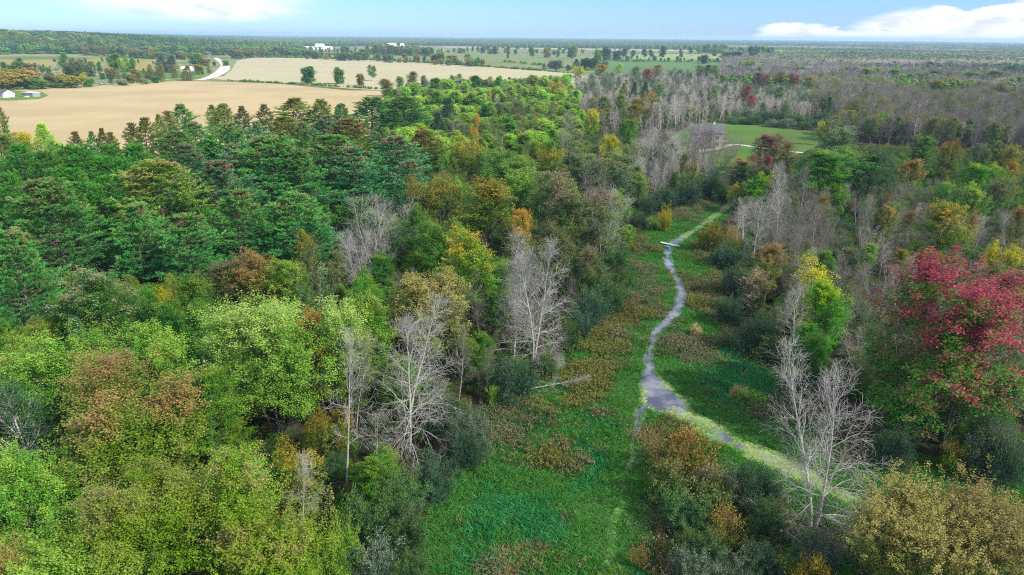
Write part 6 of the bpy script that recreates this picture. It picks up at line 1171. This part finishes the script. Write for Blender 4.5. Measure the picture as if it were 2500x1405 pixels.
# bright strip of trees before the pastures
hed = []
for (x0, y0, x1, y1, n) in [(930, 219, 745, 207, 60), (745, 207, 560, 198, 60), (1420, 181, 1170, 162, 90), (1170, 162, 900, 146, 110), (900, 146, 640, 140, 110), (0, 131, 390, 145, 140), (1440, 150, 1790, 153, 110), (820, 133, 1000, 136, 80), (1000, 136, 1070, 139, 40), (560, 122, 840, 127, 90), (1080, 128, 1400, 131, 70), (1440, 132, 1760, 133, 50), (30, 216, 400, 200, 40), (600, 131, 820, 134, 60), (1240, 152, 1450, 174, 50), (0, 170, 390, 178, 90)]:
    a, b = at(x0, y0), at(x1, y1); t = np.random.default_rng(int(x0 + y0)).random(n)[:, None]
    q = a + (b - a) * t; hed.append(q + np.random.default_rng(int(x1)).normal(0, np.linalg.norm(q, axis=1)[:, None] * .0022, q.shape) * np.array((1, 1.)))
P = np.concatenate(hed); r_ = np.random.default_rng(431); n_ = len(P)
HB = [pm('far_bush', 'mid', 'brown', 0), pm('far_bush', 'yg', 'brown', 1), pm('far_bush', 'olive', 'brown', 0), pm('far_bush', 'grey', 'brown', 1), pm('far_bush', 'green', 'brown', 0)]
sz = r_.uniform(.8, 3., n_) * np.where(np.hypot(*P.T) > 1100, 1.5, .85)
wood_stuff('hedgerow_brush', P, sz, sz * r_.uniform(1.2, 2.4, n_), r_.choice(5, n_, p=[.3, .22, .2, .14, .14]), HB, 3.8, 2.8, 'low green brush along the field edges', 'brush', 431)
# undergrowth and saplings on the forest floor
P = np.concatenate([poisson(z, s, 440 + i) for i, (z, s) in enumerate([(Z_MAPLE, 2.5), (Z_PINE, 4.6), (Z_MID, 2.9), (Z_HOUSE, 3.6), (Z_RNEAR, 3.0), (Z_PALE, 6.5), (Z_POPL, 6)])])
P = P[(P[:, 1] > 25)]; r_ = np.random.default_rng(441); n_ = len(P)
UG = [pm('brush', 'green', 'brown', 0), pm('brush', 'mid', 'brown', 1), pm('brush', 'brown', 'brown', 1), pm('willow', 'wilg', 'brown', 0), pm('brush', 'olive', 'brown', 0), pm('bare_far', 'mid', 'brown', 0)]
k_ = r_.choice(6, n_, p=[.26, .22, .16, .16, .08, .12]); hh_ = r_.uniform(1.4, 3.6, n_); hh_[k_ == 5] *= 1.7
hk = np.array([3.7, 3.7, 3.7, 6., 3.7, 16.8])[k_]; wk = np.array([2.8, 2.8, 2.8, 3.5, 2.8, 4.2])[k_]
scatter('undergrowth', P, np.zeros(n_), r_.uniform(0, 6.28, n_), np.column_stack([r_.uniform(1.1, 1.8, n_) / wk * np.where(k_ == 5, 1., 1.)] * 2 + [hh_ / hk]), k_, UG, 'leafy undergrowth and saplings on the forest floor', 'undergrowth')
# ------------------------------------------------------------------ buildings and small things
def plain(name, col, rough=.7, col2=None, scale=2.): return rough_mat(name, tuple(c * .9 for c in col), col2 or tuple(min(c * 1.08, .9) for c in col), scale, rough, 4, .3, .7, .3)
M_WHITE = plain('white_siding', (.74, .74, .73)); M_DKROOF = plain('dark_shingles', (.085, .09, .105), .85); M_METROOF = plain('pale_metal_roof', (.72, .74, .77), .45)
M_GREYW = plain('grey_boards', (.24, .255, .28)); M_STONE = plain('tan_stone', (.42, .34, .28), .9, (.54, .46, .39), 3.); M_SIDE = plain('grey_siding', (.33, .33, .35)); M_SLATE = plain('blue_grey_shingles', (.14, .14, .175), .85)
M_GLASS, N_, L_ = newmat('window_glass'); p_ = N_.new('ShaderNodeBsdfPrincipled'); p_.inputs['Base Color'].default_value = (.03, .035, .045, 1); p_.inputs['Roughness'].default_value = .08; o_ = N_.new('ShaderNodeOutputMaterial'); L_.new(p_.outputs[0], o_.inputs[0])
M_POLE = plain('weathered_pole', (.42, .40, .37), .9); M_TEAL = plain('teal_plastic', (.03, .30, .36), .4); M_PLANK = plain('silvery_planks', (.55, .54, .53), .85); M_CAR = plain('grey_car_paint', (.30, .32, .35), .3); M_TYRE = plain('tyre_rubber', (.03, .03, .03), .9); M_BRICK = plain('chimney_brick', (.34, .25, .22), .9)
BOXF = np.array([(0, 3, 2, 1), (4, 5, 6, 7), (0, 1, 5, 4), (1, 2, 6, 5), (2, 3, 7, 6), (3, 0, 4, 7)])
def boxv(c, s):
    x, y, z = (k / 2 for k in s)
    return np.array([(-x, -y, -z), (x, -y, -z), (x, y, -z), (-x, y, -z), (-x, -y, z), (x, -y, z), (x, y, z), (-x, y, z)]) + np.array(c)
def boxes(name, lst, mat, parent=None):
    v, f = joinvf([(boxv(c, s), BOXF) for c, s in lst]); return link(name, mesh_np(name, v, f), mat, parent)
def gable_body(name, w, d, h, rise, mat, parent, c=(0, 0), z0=0, axis='x'):
    x, y = w / 2, d / 2; cx, cy = c
    if axis == 'x':
        v = [(-x, -y, 0), (x, -y, 0), (x, y, 0), (-x, y, 0), (-x, -y, h), (x, -y, h), (x, y, h), (-x, y, h), (-x, 0, h + rise), (x, 0, h + rise)]
        q = [(0, 1, 5, 4), (2, 3, 7, 6), (0, 3, 2, 1), (4, 5, 9, 8), (6, 7, 8, 9)]; p5 = [(1, 2, 6, 9, 5), (3, 0, 4, 8, 7)]
    else:
        v = [(-x, -y, 0), (x, -y, 0), (x, y, 0), (-x, y, 0), (-x, -y, h), (x, -y, h), (x, y, h), (-x, y, h), (0, -y, h + rise), (0, y, h + rise)]
        q = [(1, 2, 6, 5), (3, 0, 4, 7), (0, 3, 2, 1), (5, 6, 9, 8), (7, 4, 8, 9)]; p5 = [(0, 1, 5, 8, 4), (2, 3, 7, 9, 6)]
    return link(name, mesh_np(name, np.array(v, float) + np.array((cx, cy, z0)), [np.array(q), np.array(p5)]), mat, parent)
def gable_roof(name, w, d, h, rise, mat, parent, c=(0, 0), over=.4, th=.18, axis='x'):
    if axis == 'y': w, d = d, w
    x, y = w / 2 + over, d / 2 + over; drop = rise * over / (d / 2)
    a = [(-x, -y, h - drop), (x, -y, h - drop), (x, 0, h + rise), (-x, 0, h + rise), (x, y, h - drop), (-x, y, h - drop)]
    v = np.array([(p[0], p[1], p[2] + .02) for p in a] + [(p[0], p[1], p[2] + th) for p in a])
    f = np.array([(6, 7, 8, 9), (9, 8, 10, 11), (0, 3, 2, 1), (3, 5, 4, 2), (0, 1, 7, 6), (5, 11, 10, 4), (0, 6, 9, 3), (3, 9, 11, 5), (1, 2, 8, 7), (2, 4, 10, 8)])
    if axis == 'y': v = v[:, (1, 0, 2)] * np.array((1, 1, 1)); f = f[:, ::-1]
    v = v + np.array((c[0], c[1], 0)); return link(name, mesh_np(name, v, f), mat, parent)
def window(parent, x, y, z, w, h, face='-y', white=True):
    """a window set into the wall, frame proud of it and pane set back in the frame"""
    s = {'-y': (1, 0), '+x': (0, 1), '-x': (0, 1), '+y': (1, 0)}[face]; sg = {'-y': (0, -1), '+x': (1, 0), '-x': (-1, 0), '+y': (0, 1)}[face]
    def bx(u, v, ww, hh, t, o): return ((x + s[0] * u + sg[0] * o, y + s[1] * u + sg[1] * o, z + v), (ww if s[0] else t, ww if s[1] else t, hh))
    fr = boxes('window', [bx(0, h / 2, w + .2, .1, .1, .04), bx(0, -h / 2, w + .2, .1, .1, .04), bx(-w / 2 - .05, 0, .1, h - .1, .1, .04), bx(w / 2 + .05, 0, .1, h - .1, .1, .04), bx(0, 0, .06, h - .1, .06, .035)], M_WHITE, parent)
    boxes('pane', [bx(0, 0, w, h - .1, .03, .012)], M_GLASS, fr); return fr
def house(name, label, cat, x, y, yaw, w, d, h, rise, wall, roof, wins=(), door=None, axis='x', z=0., chimney=None, hs=1.):
    r = empty(name, (*at(x, y), z), R(yaw)); tag(r, label, cat)
    gable_body('wall', w, d, h, rise, wall, r, axis=axis); rf = gable_roof('roof', w, d, h, rise, roof, r, axis=axis)
    for (fx, u, zz, ww, hh) in wins:
        if fx == '-y': window(r, u, -d / 2, zz, ww, hh)
        elif fx == '+x': window(r, w / 2, u, zz, ww, hh, '+x')
        else: window(r, -w / 2, u, zz, ww, hh, '-x')
    if door: boxes('door', [((door, -d / 2 - .03, 1.05), (1.0, .08, 2.1))], M_GREYW, r)
    if chimney: boxes('chimney', [((chimney[0], chimney[1], h + rise + .3), (.8, .8, 2.2))], M_BRICK, rf)
    return r
house('cottage', 'white cottage with a dark shingle roof beside the ripe field', 'house', 4, 237, -24, 20, 9, 3.4, 2.6, M_WHITE, M_DKROOF, [('-y', -3, 1.8, 1.3, 1.2), ('-y', 2, 1.8, 1.3, 1.2), ('-y', 6.5, 1.8, 1.0, 1.0)], -.5)
sh = empty('shed', (*at(77, 236.5), 0), R(-20)); tag(sh, 'small grey shed with a flat white roof beside the cottage', 'shed')
boxes('wall', [((0, 0, 1.7), (12, 6.5, 3.4))], M_GREYW, sh); boxes('roof', [((0, 0, 3.55), (13, 7.4, .26))], M_METROOF, sh)
for u in (-1.2, 2.6): window(sh, u, -3.25, 1.9, 1.6, 1.0)
boxes('step', [((.5, -4.6, .35), (3.2, 2.4, .7))], M_WHITE, sh)
house('farmhouse', 'white farmhouse with a pale metal roof behind golden cedars', 'house', 458, 176, -8, 15, 9, 4.4, 2.6, M_WHITE, M_METROOF, [('-y', -4, 1.8, 1.2, 1.4), ('-y', 3, 1.8, 1.2, 1.4)], 0, chimney=(3, 0))
house('garage', 'small white garage in front of the white farmhouse', 'garage', 469, 181, 12, 9, 7, 3.2, 2.2, M_WHITE, M_METROOF, [('-y', 2, 1.7, 1.2, 1.)], -1.5)
FARM = [('barn', 'tall white barn with a big pale gambrel-like roof', 'barn', 782, 121, -14, 32, 20, 9, 10, M_WHITE, M_METROOF), ('barn', 'long low white barn left of the tall barn', 'barn', 752, 122, -6, 36, 16, 6, 5, M_WHITE, M_METROOF), ('barn', 'white livestock barn at the left end of the farmyard', 'barn', 731, 121.5, 10, 18, 16, 8, 4, M_WHITE, M_METROOF), ('barn', 'low white machine shed in front of the tall barn', 'barn', 783, 123.5, -4, 46, 12, 4, 2.4, M_WHITE, M_METROOF), ('barn', 'white side barn right of the tall barn', 'barn', 803, 121, -10, 22, 14, 6, 4, M_WHITE, M_METROOF), ('barn', 'long white barn behind the olive-gold trees', 'barn', 957, 113, -4, 40, 16, 9, 5, M_WHITE, M_METROOF), ('shed', 'white shed beside the far long barn', 'shed', 982, 113, -4, 18, 12, 8, 4, M_WHITE, M_METROOF), ('shed', 'white shed below the wooded rise', 'shed', 382, 123, -6, 26, 12, 6, 3, M_WHITE, M_METROOF), ('house', 'small white house at the far end of the gravel road', 'house', 503, 118.5, 20, 16, 11, 6, 4, M_WHITE, M_METROOF), ('house', 'white house half hidden by gold-brown trees near the road', 'house', 593, 133, 30, 10, 9, 6, 4, M_WHITE, M_METROOF), ('shed', 'little white shed by the gold cedar beyond the stubble field', 'shed', 644, 132, 5, 12, 8, 4, 3, M_WHITE, M_METROOF)]
for nm, lb, ct, x, y, yaw, w, d, h, ri, wa, ro in FARM:
    house(nm, lb, ct, x, y, yaw, w, d, h, ri, wa, ro, [('-y', -w * .25, h * .5, 1.6, 1.4), ('-y', w * .2, h * .5, 1.6, 1.4)], w * .02, z=float(terrain(np.array([at(x, y)]))[0]))
# the stone house behind the bare trees: a long body, and a tall stone front bay
hs = empty('stone_house', (*at(1722, 356), 0), R(-12)); tag(hs, 'tan stone and grey house with a blue-grey roof behind bare trees', 'house')
gable_body('wall', 15, 9, 6.6, 3.4, M_SIDE, hs); gable_roof('roof', 15, 9, 6.6, 3.4, M_SLATE, hs)
gable_body('stone_bay', 5.4, 4.6, 7.4, 2.4, M_STONE, hs, c=(4.9, -5.2), axis='x'); gable_roof('bay_roof', 5.4, 4.6, 7.4, 2.4, M_SLATE, hs, c=(4.9, -5.2))
for u, zz in ((-5, 1.9), (-2, 1.9), (-5, 4.8), (-2, 4.8)): window(hs, u, -4.5, zz, 1.2, 1.5)
for zz in (2.0, 5.2): window(hs, 4.9, -7.5, zz, 1.5, 1.7)
for zz in (2.0, 5.0): window(hs, 7.5, 1.5, zz, 1.2, 1.5, '+x')
boxes('porch', [((8.6, -1.5, .35), (2.2, 5, .7)), ((8.9, -3.6, 1.6), (.25, .25, 2.1)), ((8.9, .6, 1.6), (.25, .25, 2.1)), ((8.6, -1.5, 2.75), (2.8, 5.6, .22))], M_SIDE, hs)
boxes('door', [((.6, -4.53, 1.05), (1.1, .08, 2.1))], M_WHITE, hs); boxes('chimney', [((3.2, .4, 10.4), (.9, .9, 2.))], M_WHITE, hs)
# the footbridge over the stream and the barrel caught under it
A_, B_ = at(1617, 597), at(1652, 604.5); mid_ = (A_ + B_) / 2; ln = np.linalg.norm(B_ - A_) + .8; ang = math.atan2(*(B_ - A_)[::-1])
br = empty('footbridge', (*mid_, .35), ang); tag(br, 'weathered plank footbridge laid across the stream', 'footbridge')
for k, yy in enumerate((-.42, -.14, .14, .42)): boxes('plank', [((.1 * (-1) ** k, yy, .12), (ln + .15 * k, .25, .07))], M_PLANK, br)
for xx in (-ln * .36, ln * .36): boxes('bearer', [((xx, 0, -.08), (.2, 1.1, .3))], M_POLE, br)
def cyl(r, L, n=14, axis='x', taper=1., k=5, bulge=0.):
    P = np.linspace(0, 1, k); a = np.arange(n) * 2 * math.pi / n
    rr = r * (1 + (taper - 1) * P) * (1 + bulge * np.sin(np.pi * P)); v = np.stack([np.repeat((P - .5) * L, n), (rr[:, None] * np.cos(a)).ravel(), (rr[:, None] * np.sin(a)).ravel()], 1)
    i = np.arange(k * n).reshape(k, n); q = np.stack([i[:-1], i[1:], np.roll(i[1:], -1, 1), np.roll(i[:-1], -1, 1)], -1).reshape(-1, 4)
    caps = np.stack([i[0], i[-1][::-1]]); v = v if axis == 'x' else v[:, (1, 2, 0)]
    return v, q, caps
v, q, cp = cyl(.42, 1.25, bulge=.06); ba = empty('barrel', (*(at(1629, 607)), .34), ang); tag(ba, 'teal plastic barrel floating beneath the footbridge', 'barrel')
link('drum', mesh_np('drum', v, [q[:, ::-1], cp], smooth=False), M_TEAL, ba)
for s in (-.22, .22):
    v, q, cp = cyl(.465, .06); link('hoop', mesh_np('hoop', v + np.array((s, 0, 0)), [q[:, ::-1], cp]), M_TEAL, ba)
# a car on the lane and the poles along the road
ca = empty('parked_car', (*at(246, 207.5), .15), R(-14)); tag(ca, 'grey car on the lane beside the hedge bush', 'car')
prof = np.array([(-2.2, .35), (2.2, .35), (2.25, .75), (1.2, .95), (.6, 1.45), (-1.3, 1.5), (-2.1, .95), (-2.25, .7)]); n = len(prof)
v = np.concatenate([np.column_stack([prof[:, 0], np.full(n, -.88), prof[:, 1]]), np.column_stack([prof[:, 0], np.full(n, .88), prof[:, 1]])]); i = np.arange(n)
link('body', mesh_np('body', v, [np.stack([i, (i + 1) % n, (i + 1) % n + n, i + n], 1), np.stack([i[::-1], i + n])]), M_CAR, ca)
boxes('windows', [((-.3, -.895, 1.18), (1.7, .02, .36)), ((-.3, .895, 1.18), (1.7, .02, .36))], M_GLASS, ca)
for xx in (-1.35, 1.35):
    for yy in (-.8, .8):
        v, q, cp = cyl(.34, .22, 12, 'x', k=2); w_ = link('wheel', mesh_np('wheel', v[:, (1, 0, 2)] + np.array((xx, yy, .34)), [q, cp]), M_TYRE, ca)
def pole(x, y, h, label):
    e = empty('utility_pole', (*at(x, y), float(terrain(np.array([at(x, y)]))[0])), trng.uniform(-.3, .3)); tag(e, label, 'utility pole', 'utility poles along the gravel road')
    v, q, cp = cyl(.2, h, 8, 'z', .65, 3); link('post', mesh_np('post', v + np.array((0, 0, h / 2)), [q, cp]), M_POLE, e)
    boxes('crossarm', [((0, 0, h - .7), (2.2, .14, .16))], M_POLE, e)
    for xx in (-.9, .9):
        v, q, cp = cyl(.07, .22, 6, 'z', k=2); link('insulator', mesh_np('insulator', v + np.array((xx, 0, h - .5)), [q, cp]), M_WHITE, e)
for x, y, h, lb in [(439, 164, 12, 'utility pole beside the white farmhouse'), (562, 156, 13, 'utility pole behind the ball-shaped tree'), (552, 146, 13, 'utility pole at the road bend'), (557, 150, 13, 'utility pole between the road bend and the ball-shaped tree'), (509, 114.5, 14, 'utility pole at the far road crest'), (521, 118, 14, 'utility pole beside the far road crest'), (513, 155, 12, 'utility pole by the small round roadside tree'), (571, 109, 15, 'utility pole far beyond the stubble field')]: pole(x, y, h, lb)
# fallen timber
def fallen(kind, pi, base, tip, lift, w, label, bark='dead'):
    a, b = at(*base), at(*tip); d = b - a; h = np.linalg.norm(d); key = KIND[kind][0]; p = PR[key][pi]
    r = empty('fallen_tree', (a[0], a[1], lift), 0, (w / 2 / p.R, w / 2 / p.R, h / p.H)); tag(r, label, 'fallen tree')
    r.rotation_euler = (Matrix.Rotation(math.atan2(d[1], d[0]), 3, 'Z') @ Matrix.Rotation(R(84), 3, 'Y') @ Matrix.Rotation(trng.uniform(0, 6), 3, 'Z')).to_euler()
    link_part('trunk', p.wood, r, bark_dark=BARKC[bark][1], bark_light=BARKC[bark][2])
fallen('snag', 0, (1248, 966), (1450, 950), .5, 3.2, 'long fallen bare tree lying across the upper meadow')
fallen('snag', 1, (1905, 1330), (1760, 1185), 1.6, 5., 'fallen white limb lying over the bronze leafy shrub')
fallen('snag', 1, (1890, 1300), (1990, 1370), .8, 5., 'broken white top below the large silvery dead tree')
fallen('snag', 0, (1900, 872), (1800, 855), .5, 3., 'grey fallen branches at the edge of the emerald grass', 'grey')
fallen('bare', 3, (1310, 880), (1385, 905), 1.2, 6., 'broken bough drooping beside the dead pair')

# ------------------------------------------------------------------ clouds that shade the near woods, and the air
M_CLOUD, N_, L_ = newmat('cloud_vapour')
d_ = N_.new('ShaderNodeBsdfDiffuse'); d_.inputs[0].default_value = (.9, .9, .92, 1); t2_ = N_.new('ShaderNodeBsdfTranslucent'); t2_.inputs[0].default_value = (.9, .92, .95, 1); tr_ = N_.new('ShaderNodeBsdfTransparent')
a_ = N_.new('ShaderNodeMixShader'); a_.inputs[0].default_value = .55; L_.new(d_.outputs[0], a_.inputs[1]); L_.new(t2_.outputs[0], a_.inputs[2])
b_ = N_.new('ShaderNodeMixShader'); b_.inputs[0].default_value = .20; L_.new(tr_.outputs[0], b_.inputs[1]); L_.new(a_.outputs[0], b_.inputs[2])
o_ = N_.new('ShaderNodeOutputMaterial'); L_.new(b_.outputs[0], o_.inputs[0])
def cloud(poly, alt, thick, label, seed, cell=28):
    """a flat-based heap of vapour; poly is the ground its shadow falls on"""
    off = np.array((SUN_H.x, SUN_H.y)) * alt / math.tan(SUN_EL); q = np.asarray(poly, float) + off
    lo, hi = q.min(0), q.max(0); nx, ny = ((hi - lo) / cell).astype(int) + 2
    gx, gy = np.meshgrid(lo[0] + np.arange(nx) * cell, lo[1] + np.arange(ny) * cell); P = np.stack([gx.ravel(), gy.ravel()], 1)
    cl = np.vstack([q, q[:1]]); d, _ = segdist(P, cl); ins = np.where(inpoly(P, q), d, -d) + 60 * (fbm(P, 160, seed, 4) - .5)
    th = np.sqrt(np.clip(ins / 120, 0, 1)) * thick * (.45 + 1.1 * fbm(P, 150, seed + 3, 4))
    keep = (ins > 0).reshape(ny, nx); i = np.arange(nx * ny).reshape(ny, nx)
    cells = keep[:-1, :-1] & keep[1:, :-1] & keep[:-1, 1:] & keep[1:, 1:]
    a, b, c, d2 = i[:-1, :-1][cells], i[:-1, 1:][cells], i[1:, 1:][cells], i[1:, :-1][cells]
    n = nx * ny; top = np.column_stack([P, alt + th]); bot = np.column_stack([P, alt - th * .12 - 1])
    return tag(link('cloud', mesh_np('cloud', np.concatenate([top, bot]), np.concatenate([np.stack([a, b, c, d2], 1), np.stack([a + n, d2 + n, c + n, b + n], 1)]), smooth=True), M_CLOUD), label, 'cloud', 'fair weather clouds overhead', 'structure')
cloud([(-620, -300), (-520, 236), (-200, 246), (-70, 262), (-30, 300), (40, 330), (75, 420), (170, 480), (330, 560), (560, 640), (900, 560), (1000, -100), (500, -400)], 900, 150, 'broad white cloud over the near woods', 3)
cloud([(300, 690), (480, 760), (900, 900), (1300, 860), (1500, 1100), (900, 1250), (420, 1120), (200, 900), (130, 1000), (90, 900), (150, 800)], 900, 140, 'smaller white cloud farther out', 9)
hz_, N_, L_ = newmat('haze_air'); pv_ = N_.new('ShaderNodeVolumePrincipled'); pv_.inputs['Color'].default_value = (.50, .72, 1., 1); pv_.inputs['Density'].default_value = .0001; pv_.inputs['Anisotropy'].default_value = .15
o_ = N_.new('ShaderNodeOutputMaterial'); L_.new(pv_.outputs[0], o_.inputs['Volume'])
tag(boxes('haze', [((0, 0, 39), (54000, 54000, 82))], hz_), 'thin blue haze over the whole country', 'haze', kind='stuff')
